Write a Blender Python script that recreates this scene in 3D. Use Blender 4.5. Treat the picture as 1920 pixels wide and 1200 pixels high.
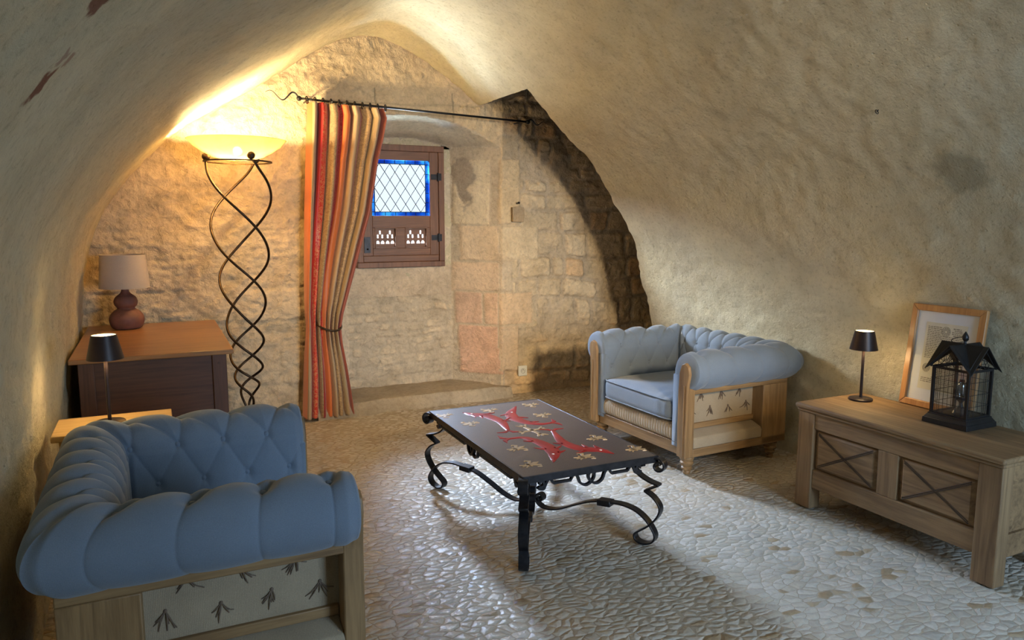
import bpy, math, random
import numpy as np
from mathutils import Vector, Matrix
random.seed(7)
for o in list(bpy.data.objects): bpy.data.objects.remove(o)
S = bpy.context.scene
COL = S.collection
PI = math.pi

# ------------------------------------------------------------------ camera
cam = bpy.data.cameras.new('camera'); cam.sensor_width = 36; cam.lens = 1390/1920*36
cam.clip_start = .03
camo = bpy.data.objects.new('camera', cam); COL.objects.link(camo)
camo.location = (0, 0, 1.5)
camo.rotation_euler = (math.radians(90-7.6), 0, math.radians(-25.7))
S.camera = camo
# ------------------------------------------------------------------ world
w = bpy.data.worlds.new('world'); S.world = w; w.use_nodes = True
bg = w.node_tree.nodes['Background']; bg.inputs[0].default_value = (.82, .92, 1, 1); bg.inputs[1].default_value = .9
def area(name, loc, target, sx, sy, power, col, spread=180):
    l = bpy.data.lights.new(name, 'AREA'); l.shape = 'RECTANGLE'; l.size = sx; l.size_y = sy
    l.energy = power; l.color = col; l.spread = math.radians(spread)
    o = bpy.data.objects.new(name, l); COL.objects.link(o); o.location = loc
    o.rotation_euler = (Vector(target)-Vector(loc)).to_track_quat('-Z', 'Y').to_euler(); return o
area('window_daylight', (1.65, 8.5, 3.35), (2.15, 4.2, .75), 1.5, 1.2, 2700, (.64, .81, 1))
area('side_daylight', (-.23, 8.63, 3.05), (3.5, 4.2, .85), 1.2, 1.0, 1400, (.82, .93, 1))
area('ground_bounce_daylight', (1.95, 7.5, .55), (1.95, 5.7, 2.4), 1.2, .8, 420, (.72, .92, 1))
area('doorway_daylight', (2.6, -1.95, 1.75), (1.9, 4.2, .5), 1.5, 1.6, 44, (.46, .70, 1), 100)
area('added_warm_fill', (1.75, -1.0, 2.25), (2.45, 5.7, .75), .3, .3, 9.5, (1, .76, .46), 38)  # unseen warm fill added behind the camera to brighten niche and masonry
# lamps' own lights
def point(name, loc, power, col, r=.03):
    l = bpy.data.lights.new(name, 'POINT'); l.energy = power; l.color = col; l.shadow_soft_size = r
    o = bpy.data.objects.new(name, l); COL.objects.link(o); o.location = loc; return o
WARM = (1, .73, .36)
point('torchiere_bulb_light', (.53, 5.25, 1.965), 108, WARM, .05)
# ------------------------------------------------------------------ view
S.view_settings.view_transform = 'Standard'; S.view_settings.look = 'None'
S.view_settings.exposure = 0.5; S.view_settings.gamma = 1; S.view_settings.use_curve_mapping = False

# ------------------------------------------------------------------ noise helpers
def _h(ix, iy, s):
    n = (ix.astype(np.int64)*374761393 + iy.astype(np.int64)*668265263 + s*1442695041) & 0xffffffff
    n = ((n ^ (n >> 13))*1274126177) & 0xffffffff
    return ((n ^ (n >> 16)) & 0xffff)/65535.0
def vn(x, y, s=0):
    x = np.asarray(x, float); y = np.asarray(y, float)
    ix = np.floor(x); iy = np.floor(y); fx = x-ix; fy = y-iy
    fx = fx*fx*(3-2*fx); fy = fy*fy*(3-2*fy)
    a = _h(ix, iy, s); b = _h(ix+1, iy, s); c = _h(ix, iy+1, s); d = _h(ix+1, iy+1, s)
    return (a*(1-fx)+b*fx)*(1-fy)+(c*(1-fx)+d*fx)*fy
def fbm(x, y, o=4, s=0):
    r = 0; a = 1; t = 0
    for i in range(o):
        r = r+a*(vn(np.asarray(x)*2**i+i*7.3, np.asarray(y)*2**i+i*3.1, s+i)-.5); t += a; a *= .5
    return r/t*2
def smooth(a, b, x):
    t = np.clip((x-a)/(b-a), 0, 1); return t*t*(3-2*t)

# ------------------------------------------------------------------ mesh helpers
class MB:
    def __init__(s): s.v = []; s.f = []
    def add(s, v, f):
        n = len(s.v); s.v += [tuple(map(float, p)) for p in v]; s.f += [tuple(i+n for i in q) for q in f]; return s
    def box(s, x0, x1, y0, y1, z0, z1):
        return s.add([(x0,y0,z0),(x1,y0,z0),(x1,y1,z0),(x0,y1,z0),(x0,y0,z1),(x1,y0,z1),(x1,y1,z1),(x0,y1,z1)],
                     [(0,3,2,1),(4,5,6,7),(0,1,5,4),(1,2,6,5),(2,3,7,6),(3,0,4,7)])
    def prism(s, pts, axis, a, b):
        # pts 2D polygon; axis = extrusion axis index
        def mk(p, t):
            q = [p[0], p[1]]; q.insert(axis, t); return q
        n = len(pts)
        v = [mk(p, a) for p in pts]+[mk(p, b) for p in pts]
        f = [tuple(range(n)), tuple(range(2*n-1, n-1, -1))]+[(i, i+n, (i+1) % n+n, (i+1) % n) for i in range(n)]
        return s.add(v, f)
    def lathe(s, prof, n=32, c=(0,0,0), cap=True):
        v = []
        for r, z in prof:
            for k in range(n):
                t = 2*PI*k/n; v.append((c[0]+r*math.cos(t), c[1]+r*math.sin(t), c[2]+z))
        f = []
        for i in range(len(prof)-1):
            for k in range(n):
                a = i*n+k; b = i*n+(k+1) % n; f.append((a, b, b+n, a+n))
        if cap:
            f.append(tuple(range(n-1, -1, -1))); m = (len(prof)-1)*n; f.append(tuple(range(m, m+n)))
        return s.add(v, f)
    def tube(s, pts, r, n=8, closed=False, flat=None):
        # flat=(width_dir, half_w, half_t): rectangular band whose width runs along width_dir
        P = [Vector(p) for p in pts]; N = len(P)
        rr = r if hasattr(r, '__len__') else [r]*N
        v = []; prev = None
        for i in range(N):
            if closed: t = P[(i+1) % N]-P[i-1]
            else: t = P[min(i+1, N-1)]-P[max(i-1, 0)]
            if t.length < 1e-9: t = Vector((0, 0, 1))
            t.normalize()
            if flat:
                wd = Vector(flat[0]).normalized(); nn = t.cross(wd)
                if nn.length < 1e-6: nn = prev or Vector((0, 0, 1))
                nn.normalize(); prev = nn
                for a, b in ((1, 1), (-1, 1), (-1, -1), (1, -1)): v.append(P[i]+wd*(flat[1]*a)+nn*(flat[2]*b))
            else:
                if prev is None: prev = t.orthogonal().normalized()
                prev = (prev-t*prev.dot(t)).normalized(); b = t.cross(prev)
                for k in range(n):
                    a = 2*PI*k/n; v.append(P[i]+(prev*math.cos(a)+b*math.sin(a))*rr[i])
        m = 4 if flat else n; f = []
        for i in range(N if closed else N-1):
            j = (i+1) % N
            for k in range(m): f.append((i*m+k, i*m+(k+1) % m, j*m+(k+1) % m, j*m+k))
        if not closed: f += [tuple(range(m-1, -1, -1)), tuple(range((N-1)*m, N*m))]
        return s.add(v, f)
    def sphere(s, c, r, n=12, sz=1):
        return s.lathe([(max(r*math.sin(PI*i/n), 1e-5), -r*sz*math.cos(PI*i/n)) for i in range(n+1)], n*2, c, cap=False)
    def build(s, name, mat, parent=None, smooth=False, bevel=0, label=None, seg=2):
        me = bpy.data.meshes.new(name); me.from_pydata(s.v, [], s.f); me.update()
        o = bpy.data.objects.new(name, me); COL.objects.link(o)
        if mat: me.materials.append(mat)
        import bmesh
        bm = bmesh.new(); bm.from_mesh(me); bmesh.ops.recalc_face_normals(bm, faces=bm.faces); bm.to_mesh(me); bm.free()
        if smooth:
            me.polygons.foreach_set('use_smooth', [True]*len(me.polygons))
            if smooth == 'auto': me.set_sharp_from_angle(angle=math.radians(38))
        if bevel:
            b = o.modifiers.new('bevel', 'BEVEL'); b.width = bevel; b.segments = seg; b.limit_method = 'ANGLE'; b.angle_limit = math.radians(40)
            me.polygons.foreach_set('use_smooth', [True]*len(me.polygons)); me.set_sharp_from_angle(angle=math.radians(60))
        if parent: o.parent = parent
        if label: o['label'] = label
        return o
def grid(name, X, Y, Z, mat, colr=None, flip=False, keep=None, uv=None, smooth_=True):
    n, m = X.shape
    V = np.stack([X, Y, Z], -1).reshape(-1, 3)
    I = np.arange(n*m).reshape(n, m)
    a, b, c, d = I[:-1, :-1], I[1:, :-1], I[1:, 1:], I[:-1, 1:]
    F = np.stack([a, d, c, b] if flip else [a, b, c, d], -1).reshape(-1, 4)
    if keep is not None: F = F[keep.reshape(-1)]
    me = bpy.data.meshes.new(name)
    me.vertices.add(len(V)); me.vertices.foreach_set('co', V.ravel())
    me.loops.add(F.size); me.loops.foreach_set('vertex_index', F.ravel().astype(np.int32))
    me.polygons.add(len(F)); me.polygons.foreach_set('loop_start', np.arange(0, F.size, 4, dtype=np.int32))
    me.polygons.foreach_set('loop_total', np.full(len(F), 4, dtype=np.int32))
    if smooth_: me.polygons.foreach_set('use_smooth', np.ones(len(F), dtype=bool))
    me.update(calc_edges=True); me.validate()
    if colr is not None:
        colr = np.clip(colr*np.array([1.45, 1.38, 1.30]), 0, .92); at = me.color_attributes.new('tint', 'FLOAT_COLOR', 'POINT')
        C4 = np.concatenate([colr.reshape(-1, 3), np.ones((len(V), 1))], 1).astype(np.float32)
        at.data.foreach_set('color', C4.ravel())
    if uv is not None:
        ul = me.uv_layers.new(name='uv'); q = uv.reshape(-1, 2)[F.ravel()]
        ul.data.foreach_set('uv', q.ravel().astype(np.float32))
    me.materials.append(mat)
    o = bpy.data.objects.new(name, me); COL.objects.link(o); return o
def spline(pts, n=8):
    P = [Vector(p) for p in pts]; P = [P[0]*2-P[1]]+P+[P[-1]*2-P[-2]]; out = []
    for i in range(1, len(P)-2):
        for k in range(n):
            t = k/n
            out.append(.5*((2*P[i])+(P[i+1]-P[i-1])*t+(2*P[i-1]-5*P[i]+4*P[i+1]-P[i+2])*t*t+(3*P[i]-P[i-1]-3*P[i+1]+P[i+2])*t**3))
    out.append(P[-2]); return out
def empty(name, loc, rz, label, cat, group=None):
    o = bpy.data.objects.new(name, None); COL.objects.link(o); o.location = loc; o.rotation_euler = (0, 0, rz)
    o.empty_display_size = .1
    return tag(o, label, cat, group)
def tag(o, label, cat, group=None):
    o['label'] = label; o['category'] = cat
    if group: o['group'] = group
    return o
def struct(o): o['kind'] = 'structure'; return o

# ------------------------------------------------------------------ material helpers
class M:
    def __init__(s, name, rough=.6, metal=0, spec=.5):
        s.m = bpy.data.materials.new(name); s.m.use_nodes = True; s.t = s.m.node_tree; s.N = s.t.nodes; s.L = s.t.links
        s.b = s.N['Principled BSDF']; s.b.inputs['Roughness'].default_value = rough; s.b.inputs['Metallic'].default_value = metal
        s.b.inputs['Specular IOR Level'].default_value = spec
        s.co = s.N.new('ShaderNodeTexCoord')
    def n(s, t, **k):
        x = s.N.new('ShaderNode'+t)
        for a, v in k.items():
            if a.startswith('i_'): x.inputs[a[2:].replace('_', ' ')].default_value = v
            else: setattr(x, a, v)
        return x
    def link(s, a, b): s.L.new(a, b)
    def map(s, scale=(1,1,1), rot=(0,0,0), src='Object', loc=(0,0,0)):
        m = s.n('Mapping'); m.inputs['Scale'].default_value = scale; m.inputs['Rotation'].default_value = rot; m.inputs['Location'].default_value = loc
        s.link(s.co.outputs[src], m.inputs[0]); return m.outputs[0]
    def noise(s, vec, scale, detail=4, rough=.55, dist=0):
        x = s.n('TexNoise'); x.inputs['Scale'].default_value = scale; x.inputs['Detail'].default_value = detail
        x.inputs['Roughness'].default_value = rough; x.inputs['Distortion'].default_value = dist
        s.link(vec, x.inputs['Vector']); return x.outputs['Fac']
    def ramp(s, fac, stops, interp='LINEAR'):
        r = s.n('ValToRGB'); r.color_ramp.interpolation = interp; e = r.color_ramp.elements
        while len(e) > 1: e.remove(e[-1])
        e[0].position = stops[0][0]; e[0].color = (*stops[0][1], 1)
        for p, c in stops[1:]:
            q = e.new(p); q.color = (*c, 1)
        s.link(fac, r.inputs[0]); return r.outputs[0]
    def math(s, op, a, b=None, c=None):
        x = s.n('Math', operation=op)
        for i, q in enumerate((a, b, c)):
            if q is None: continue
            if hasattr(q, 'links'): s.link(q, x.inputs[i])
            else: x.inputs[i].default_value = q
        return x.outputs[0]
    def mix(s, fac, a, b, mode='MIX'):
        x = s.n('Mix', data_type='RGBA', blend_type=mode)
        for i, q in ((0, fac), (6, a), (7, b)):
            if hasattr(q, 'links'): s.link(q, x.inputs[i])
            elif i == 0: x.inputs[0].default_value = q
            else: x.inputs[i].default_value = (*q, 1)
        return x.outputs[2]
    def color(s, q):
        if hasattr(q, 'links'): s.link(q, s.b.inputs['Base Color'])
        else: s.b.inputs['Base Color'].default_value = (*q, 1)
        return s
    def bump(s, h, strength=.5, dist=.01, prev=None):
        x = s.n('Bump'); x.inputs['Strength'].default_value = strength; x.inputs['Distance'].default_value = dist
        s.link(h, x.inputs['Height'])
        if prev: s.link(prev, x.inputs['Normal'])
        s.link(x.outputs[0], s.b.inputs['Normal']); return x.outputs[0]
def simple(name, col, rough=.6, metal=0, spec=.5, nb=0, ns=60, var=.15):
    k = M(name, rough, metal, spec)
    v = k.map(); n = k.noise(v, ns*.3, 3)
    k.color(k.ramp(n, [(.3, tuple(c*(1-var) for c in col)), (.7, tuple(min(1, c*(1+var)) for c in col))]))
    if nb: k.bump(k.noise(v, ns, 4), nb, .003)
    return k.m
def wood(name, dark, light, axis=0, rough=.5, scale=1., knots=True, grain=1., bump=.25):
    k = M(name, rough)
    sc = [26*scale]*3; sc[axis] = 1.6*scale
    v = k.map(tuple(sc)); n1 = k.noise(v, 1.0, 5, .6, 1.4)
    sc2 = [120*scale]*3; sc2[axis] = 5*scale
    v2 = k.map(tuple(sc2)); n2 = k.noise(v2, 1.0, 4, .7, .4)
    n3 = k.noise(k.map(), 3.2, 3)
    f = k.math('ADD', k.math('MULTIPLY', n1, .6), k.math('ADD', k.math('MULTIPLY', n2, .25*grain), k.math('MULTIPLY', n3, .25)))
    mid = tuple((a+b)/2 for a, b in zip(dark, light))
    k.color(k.ramp(f, [(.36, dark), (.52, mid), (.68, light)]))
    k.bump(f, bump, .004); return k.m

# ---- stone, plaster, floor
def plaster(name, base, alt, bumpk=1.0, use_tint=False, streak=None):
    k = M(name, .93, 0, .2)
    v = k.map()
    big = k.noise(v, 1.1, 4, .6); mid = k.noise(v, 5.5, 5, .65, .6); fine = k.noise(v, 34, 6, .75); grit = k.noise(v, 160, 3, .7)
    c = k.ramp(big, [(.32, alt), (.68, base)])
    if use_tint:
        a = k.n('VertexColor', layer_name='tint'); c = a.outputs[0]
    m2 = k.ramp(mid, [(.30, (.78, .76, .73)), (.5, (1, 1, 1)), (.72, (1.12, 1.12, 1.12))])
    c = k.mix(.8, c, m2, 'MULTIPLY')
    m3 = k.ramp(fine, [(.33, (.72, .70, .68)), (.52, (1, 1, 1)), (.75, (1.12, 1.12, 1.10))])
    c = k.mix(.7, c, m3, 'MULTIPLY')
    k.color(c)
    vs = k.map((1, 1, 1) if not streak else streak)
    st = k.noise(vs, 14, 5, .65, 1.5)
    vo = k.n('TexVoronoi', feature='SMOOTH_F1'); vo.inputs['Scale'].default_value = 17; k.link(v, vo.inputs['Vector'])
    p = k.bump(k.math('ADD', mid, k.math('MULTIPLY', st, .6)), .9*bumpk, .035)
    p = k.bump(k.math('ADD', fine, k.math('MULTIPLY', vo.outputs['Distance'], .25)), .8*bumpk, .012, p)
    k.bump(grit, .5, .003, p)
    return k.m
def vault_plaster():
    k = M('vault_plaster', .93, 0, .2); v = k.map()
    big = k.noise(v, 1.2, 4, .6); mid = k.noise(v, 6, 5, .62, .3); fine = k.noise(v, 38, 6, .72); grit = k.noise(v, 150, 3, .7)
    c = k.ramp(big, [(.30, (.49, .435, .315)), (.5, (.57, .505, .35)), (.72, (.61, .545, .395))])
    c = k.mix(.7, c, k.ramp(mid, [(.30, (.84, .82, .80)), (.5, (1, 1, 1)), (.72, (1.10, 1.10, 1.10))]), 'MULTIPLY')
    c = k.mix(.8, c, k.ramp(fine, [(.30, (.66, .64, .61)), (.46, (.98, .98, .98)), (.75, (1.1, 1.1, 1.09))]), 'MULTIPLY')
    pit = k.n('TexVoronoi', feature='F1'); pit.inputs['Scale'].default_value = 24; k.link(v, pit.inputs['Vector'])
    pm = k.ramp(pit.outputs['Distance'], [(.05, (0, 0, 0)), (.14, (1, 1, 1))])
    wob = k.n('TexNoise'); wob.inputs['Scale'].default_value = 22; wob.inputs['Detail'].default_value = 4; k.link(v, wob.inputs['Vector'])
    wv = k.n('VectorMath', operation='MULTIPLY_ADD'); k.link(wob.outputs['Color'], wv.inputs[0]); wv.inputs[1].default_value = (.09, .09, .09); k.link(v, wv.inputs[2])
    for (p, r, col) in (((-.165+.045, 1.635+.045, 1.745+.045), .036, (.20, .085, .055)), ((-.05+.045, 1.52+.045, 1.88+.045), .050, (.20, .095, .065)), ((-.13+.045, 1.68+.045, 1.80+.045), .022, (.38, .25, .18)),
                        ((-.125+.045, 1.60+.045, 1.80+.045), .020, (.38, .27, .20)), ((3.19+.045, 2.15+.045, 1.67+.045), .13, (.36, .32, .22)), ((3.17+.045, 2.39+.045, 1.70+.045), .06, (.38, .34, .25))):
        d = k.n('VectorMath', operation='DISTANCE'); k.link(wv.outputs[0], d.inputs[0]); d.inputs[1].default_value = p
        m = k.n('MapRange', interpolation_type='SMOOTHSTEP'); k.link(d.outputs['Value'], m.inputs[0]); m.inputs[1].default_value = r*1.25; m.inputs[2].default_value = r*.8
        c = k.mix(m.outputs[0], c, col)
    k.color(c)
    sx = k.n('SeparateXYZ'); k.link(v, sx.inputs[0]); lo = k.n('MapRange', interpolation_type='SMOOTHSTEP'); k.link(sx.outputs[2], lo.inputs[0])
    lo.inputs[1].default_value = 1.75; lo.inputs[2].default_value = .95; lo.inputs[3].default_value = .12; lo.inputs[4].default_value = .9
    tro = k.noise(k.map((1, .9, 1.2)), 15, 5, .62, .35)
    p = k.bump(k.math('ADD', k.math('MULTIPLY', mid, .22), k.math('MULTIPLY', tro, lo.outputs[0])), .5, .024)
    p = k.bump(k.math('ADD', fine, k.math('MULTIPLY', pm, .35)), .75, .010, p)
    k.bump(grit, .55, .003, p); return k.m
PL_VAULT = vault_plaster(); PL_LEFT = PL_VAULT; PL_RIGHT = PL_VAULT
STONE = plaster('back_wall_stone', (.5, .42, .3), (.4, .33, .25), .95, use_tint=True)
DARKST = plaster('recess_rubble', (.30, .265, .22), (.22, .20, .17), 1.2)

def floor_mat():
    k = M('pebble_floor', .42, 0, .5)
    v = k.map((1, 1, 1))
    def warp(vec, sc, amt):
        wn = k.n('TexNoise'); wn.inputs['Scale'].default_value = sc; wn.inputs['Detail'].default_value = 2; k.link(v, wn.inputs['Vector'])
        wv = k.n('VectorMath', operation='MULTIPLY_ADD'); k.link(wn.outputs['Color'], wv.inputs[0]); wv.inputs[1].default_value = (amt, amt, 0); k.link(vec, wv.inputs[2]); return wv.outputs[0]
    wv = warp(warp(v, 5, .08), 34, .016)
    mp = k.n('Mapping'); mp.inputs['Rotation'].default_value = (0, 0, .45); mp.inputs['Scale'].default_value = (.70, 1.2, 1); k.link(wv, mp.inputs[0])
    SC = 24
    e = k.n('TexVoronoi', feature='DISTANCE_TO_EDGE', voronoi_dimensions='2D'); e.inputs['Scale'].default_value = SC; k.link(mp.outputs[0], e.inputs['Vector'])
    f = k.n('TexVoronoi', feature='F1', voronoi_dimensions='2D'); f.inputs['Scale'].default_value = SC; k.link(mp.outputs[0], f.inputs['Vector'])
    patch = k.noise(v, 1.9, 3)
    sx = k.n('SeparateXYZ'); k.link(v, sx.inputs[0])
    far = k.n('MapRange'); k.link(sx.outputs[1], far.inputs[0]); far.inputs[1].default_value = 4.2; far.inputs[2].default_value = 5.3
    bury = k.math('ADD', k.math('MULTIPLY', far.outputs[0], .8), k.math('MULTIPLY', k.math('SUBTRACT', patch, .46), 2.6))
    bury = k.math('MAXIMUM', k.math('MINIMUM', bury, .95), 0)
    rnd = k.n('SeparateColor'); k.link(f.outputs['Color'], rnd.inputs[0])
    # rounded dome: edge distance pushed through a round profile
    ed = k.n('MapRange'); k.link(e.outputs['Distance'], ed.inputs[0]); ed.inputs[1].default_value = .015; ed.inputs[2].default_value = .36
    dome = k.math('POWER', ed.outputs[0], .62)
    level = k.math('ADD', .10, k.math('MULTIPLY', bury, k.math('ADD', .25, k.math('MULTIPLY', rnd.outputs[1], .75))))
    hgt = k.math('MAXIMUM', k.math('SUBTRACT', dome, level), 0)
    ms = k.n('MapRange', interpolation_type='SMOOTHSTEP'); k.link(hgt, ms.inputs[0]); ms.inputs[1].default_value = .0; ms.inputs[2].default_value = .16
    st = k.ramp(rnd.outputs[0], [(0, (.50, .45, .37)), (.25, (.55, .51, .44)), (.5, (.47, .43, .37)), (.62, (.58, .53, .46)), (.86, (.52, .48, .41)), (.955, (.36, .27, .17)), (.985, (.42, .33, .22))], 'CONSTANT')
    st = k.mix(.7, st, k.ramp(k.noise(v, 70, 4), [(.3, (.82, .82, .82)), (.7, (1.12, 1.12, 1.12))]), 'MULTIPLY')
    mortar = k.ramp(k.noise(v, 11, 5, .65), [(.3, (.34, .28, .205)), (.7, (.47, .40, .31))])
    k.color(k.mix(ms.outputs[0], mortar, st))
    rr = k.n('MapRange'); k.link(ms.outputs[0], rr.inputs[0]); rr.inputs[3].default_value = .8; rr.inputs[4].default_value = .30
    k.link(rr.outputs[0], k.b.inputs['Roughness'])
    tilt = k.math('ADD', hgt, k.math('MULTIPLY', k.noise(v, 24, 3), .45))
    p = k.bump(tilt, .5, .012)
    k.bump(k.noise(v, 130, 4, .7), .4, .004, p)
    return k.m
FLOOR = floor_mat()

FAB = None
def fabric(name, col, ws=900, bump=.35, var=.12, rough=.85):
    k = M(name, rough, 0, .2)
    v = k.map()
    w1 = k.n('TexWave', wave_type='BANDS', bands_direction='X'); w1.inputs['Scale'].default_value = ws/6.28; w1.inputs['Distortion'].default_value = 1.5; k.link(v, w1.inputs['Vector'])
    w2 = k.n('TexWave', wave_type='BANDS', bands_direction='Z'); w2.inputs['Scale'].default_value = ws/6.28; w2.inputs['Distortion'].default_value = 1.5; k.link(v, w2.inputs['Vector'])
    n = k.noise(v, 420, 3); n2 = k.noise(v, 5, 3)
    f = k.math('ADD', k.math('MULTIPLY', n, .6), k.math('MULTIPLY', n2, .4))
    k.color(k.ramp(f, [(.35, tuple(c*(1-var) for c in col)), (.65, tuple(c*(1+var) for c in col))]))
    k.b.inputs['Sheen Weight'].default_value = .25; k.b.inputs['Sheen Roughness'].default_value = .5
    k.bump(k.math('ADD', n, k.math('MULTIPLY', w1.outputs['Fac'], .4)), bump, .0012); return k.m
BLUE = fabric('blue_grey_linen', (.175, .22, .285))
BURLAP = fabric('burlap', (.37, .295, .20), ws=420, bump=.7, var=.2)
OAK = wood('pale_oak', (.14, .075, .030), (.35, .215, .095), axis=2)
OAKX = wood('pale_oak_rail', (.14, .075, .030), (.35, .215, .095), axis=0)
OAKY = wood('pale_oak_cross_rail', (.14, .075, .030), (.35, .215, .095), axis=1)
CHEST = wood('aged_oak', (.085, .046, .020), (.31, .195, .092), axis=1, scale=.8, bump=.6, rough=.7)
GROOVE = wood('dark_oak_moulding', (.035, .02, .011), (.085, .05, .027), axis=1, rough=.8)  # darker oak tone for the thin crossed lines on the chest panels
CHESTZ = wood('aged_oak_upright', (.095, .052, .023), (.30, .19, .092), axis=2, scale=.8, bump=.6, rough=.7)
WALNUT = wood('dark_walnut', (.045, .017, .008), (.12, .045, .019), axis=0, rough=.5, bump=.1)
WALNUTZ = wood('dark_walnut_upright', (.055, .021, .010), (.14, .055, .024), axis=2, rough=.5, bump=.1)
WALTOP = wood('polished_walnut_top', (.20, .085, .032), (.42, .21, .085), axis=0, rough=.3, bump=.08)
PINE = wood('light_side_table_wood', (.45, .27, .10), (.66, .44, .19), axis=0, rough=.45, bump=.08)
WINW = wood('window_oak', (.085, .035, .020), (.22, .10, .055), axis=0, rough=.5, bump=.3)
WINZ = wood('window_oak_stile', (.085, .035, .020), (.22, .10, .055), axis=2, rough=.5, bump=.3)
FRAMEW = wood('picture_frame_wood', (.34, .15, .055), (.58, .32, .13), axis=2, rough=.35, bump=.1)
IRON = simple('black_wrought_iron', (.022, .022, .026), .38, .6, .5, .25, 90, .4)
LAMPIRON = simple('brown_bronze_iron', (.060, .038, .024), .42, .8, .5, .3, 80, .4)
LAMPBR = simple('dark_bronze_lacquer', (.034, .022, .022), .4, .35, .5)
CLAY = simple('plum_terracotta', (.20, .085, .062), .6, 0, .4, .2, 70)
JUTE = simple('jute_string', (.17, .12, .085), .9)
BUTTON = BLUE
def glowmat(name, col, st):
    k = M(name, .5); k.color(col); k.b.inputs['Emission Color'].default_value = (*col, 1); k.b.inputs['Emission Strength'].default_value = st; return k.m
def glass(name, col, glossy=.06, rough=.02):
    k = M(name); t = k.n('BsdfTransparent'); t.inputs[0].default_value = (*col, 1)
    g = k.n('BsdfGlossy'); g.inputs['Roughness'].default_value = rough; x = k.n('MixShader'); x.inputs[0].default_value = glossy
    k.link(t.outputs[0], x.inputs[1]); k.link(g.outputs[0], x.inputs[2]); k.link(x.outputs[0], k.N['Material Output'].inputs[0]); return k.m

# ================================================================== SETTING
YB = 5.75; YV = 5.82; YR = 4.87; XC = 2.45; YREAR = -1.35
prof = [(-.47,-.03),(-.465,.4),(-.45,.8),(-.42,1.15),(-.34,1.47),(-.14,1.79),(.14,2.07),(.44,2.27),(.73,2.45),(1.04,2.66),(1.33,2.83),(1.60,2.89),
        (1.95,2.76),(2.24,2.58),(2.47,2.41),(2.74,2.16),(3.15,1.75),(3.42,1.28),(3.53,.96),(3.59,.68),(3.62,.36),(3.65,-.03)]
pp = spline([(x, 0, z) for x, z in prof], 60)
pa = np.array([(p.x, p.z) for p in pp]); L = np.r_[0, np.cumsum(np.hypot(*np.diff(pa, axis=0).T))]
def resample(l0, l1, n):
    t = np.linspace(l0, l1, n); return np.interp(t, L, pa[:, 0]), np.interp(t, L, pa[:, 1]), t
def l_at(cond): return L[np.argmax(cond)]
lzl = l_at(pa[:, 1] > .95); lxc = l_at(pa[:, 0] > XC); lzr = L[len(pa)-1-np.argmax(pa[::-1, 1] > .95)]
def vault(name, l0, l1, y0, y1, mat, dl=.022, jag=False):
    n = int((l1-l0)/dl)+2; m = int((y1-y0)/.026)+2
    px, pz, t = resample(l0, l1, n); ys = np.linspace(y0, y1, m)
    e = 1e-3
    nx = -(np.interp(t+e, L, pa[:, 1])-np.interp(t-e, L, pa[:, 1])); nz = np.interp(t+e, L, pa[:, 0])-np.interp(t-e, L, pa[:, 0])
    q = np.hypot(nx, nz)+1e-12; nx /= q; nz /= q
    T, Y = np.meshgrid(t, ys, indexing='ij')
    low = smooth(1.7, .9, np.interp(T, L, pa[:, 1]))
    d = .024*fbm(T*1.0, Y*.8, 2, 3)+.005*fbm(T*6, Y*5, 3, 9)+.010*low*fbm(T*14, Y*11, 3, 12)+.006*fbm(T*22, Y*22, 2, 15)
    edge = 0
    if jag: edge = smooth(y1-.25, y1, Y)*(.05*fbm(T*3, T*0, 3, 5)+.02*fbm(T*14, T*0, 2, 8))
    X = px[:, None]+nx[:, None]*d+.03*np.clip(YR-Y, 0, 4)*smooth(2.2, 3.4, px[:, None]); Z = pz[:, None]+nz[:, None]*d
    return struct(grid(name, X, Y+edge, Z, mat, flip=True))
vault('wall_left', 0, lzl, YREAR, YV, PL_LEFT)
vault('ceiling', lzl, lxc, YREAR, YV, PL_VAULT)
vault('ceiling_right', lxc, lzr, YREAR, YR, PL_VAULT, jag=True)
vault('wall_right', lzr, L[-1], YREAR, YR, PL_RIGHT, jag=True)

# ---- back wall: height field with window embrasure and laid stones
def blocks(x, z, rows, seed, wmin, wmax, joint):
    """rows: sorted z boundaries; random stone widths per row. returns inside amount 0..1 and id random"""
    rng = np.random.RandomState(seed)
    xw = x+.012*fbm(x*5, z*5, 2, seed); zw = z+.010*fbm(x*4, z*5, 2, seed+9)
    d = np.full(x.shape, 9.); rid = np.zeros(x.shape)
    for i in range(len(rows)-1):
        m = (zw >= rows[i]) & (zw < rows[i+1])
        c = [-1.5]
        while c[-1] < 6: c.append(c[-1]+rng.uniform(wmin, wmax))
        c = np.array(c); idv = rng.rand(len(c))
        j = np.clip(np.searchsorted(c, xw)-1, 0, len(c)-2)
        dx = np.minimum(xw-c[j], c[j+1]-xw); dz = np.minimum(zw-rows[i], rows[i+1]-zw)
        r_ = joint*2.2   # rounded corners
        dd = np.where((dx < r_) & (dz < r_), r_-np.hypot(r_-dx, r_-dz), np.minimum(dx, dz))
        d = np.where(m, dd, d); rid = np.where(m, idv[j], rid)
    return smooth(joint*.4, joint*1.5, d), rid
def rws(z0, z1, a, b, seed):
    r = np.random.RandomState(seed); o = [z0]
    while o[-1] < z1: o.append(o[-1]+r.uniform(a, b))
    return o
xs = np.unique(np.r_[np.linspace(-.6, 1.12, 150), np.linspace(1.12, 1.42, 34), np.linspace(1.42, 2.345, 100), np.linspace(2.345, 2.67, 40), np.linspace(2.67, 4.5, 175)])
zs = np.linspace(-.03, 3.05, 310)
X, Z = np.meshgrid(xs, zs, indexing='ij')
xl, xr = 1.12, 2.67
xw = X+.012*fbm(Z*4, X*0, 3, 2)*((X > 1.0) & (X < 2.8))
ztop = 2.06+.27*np.clip(1-((X-1.90)/.80)**2, 0, 1)**.8
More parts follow.
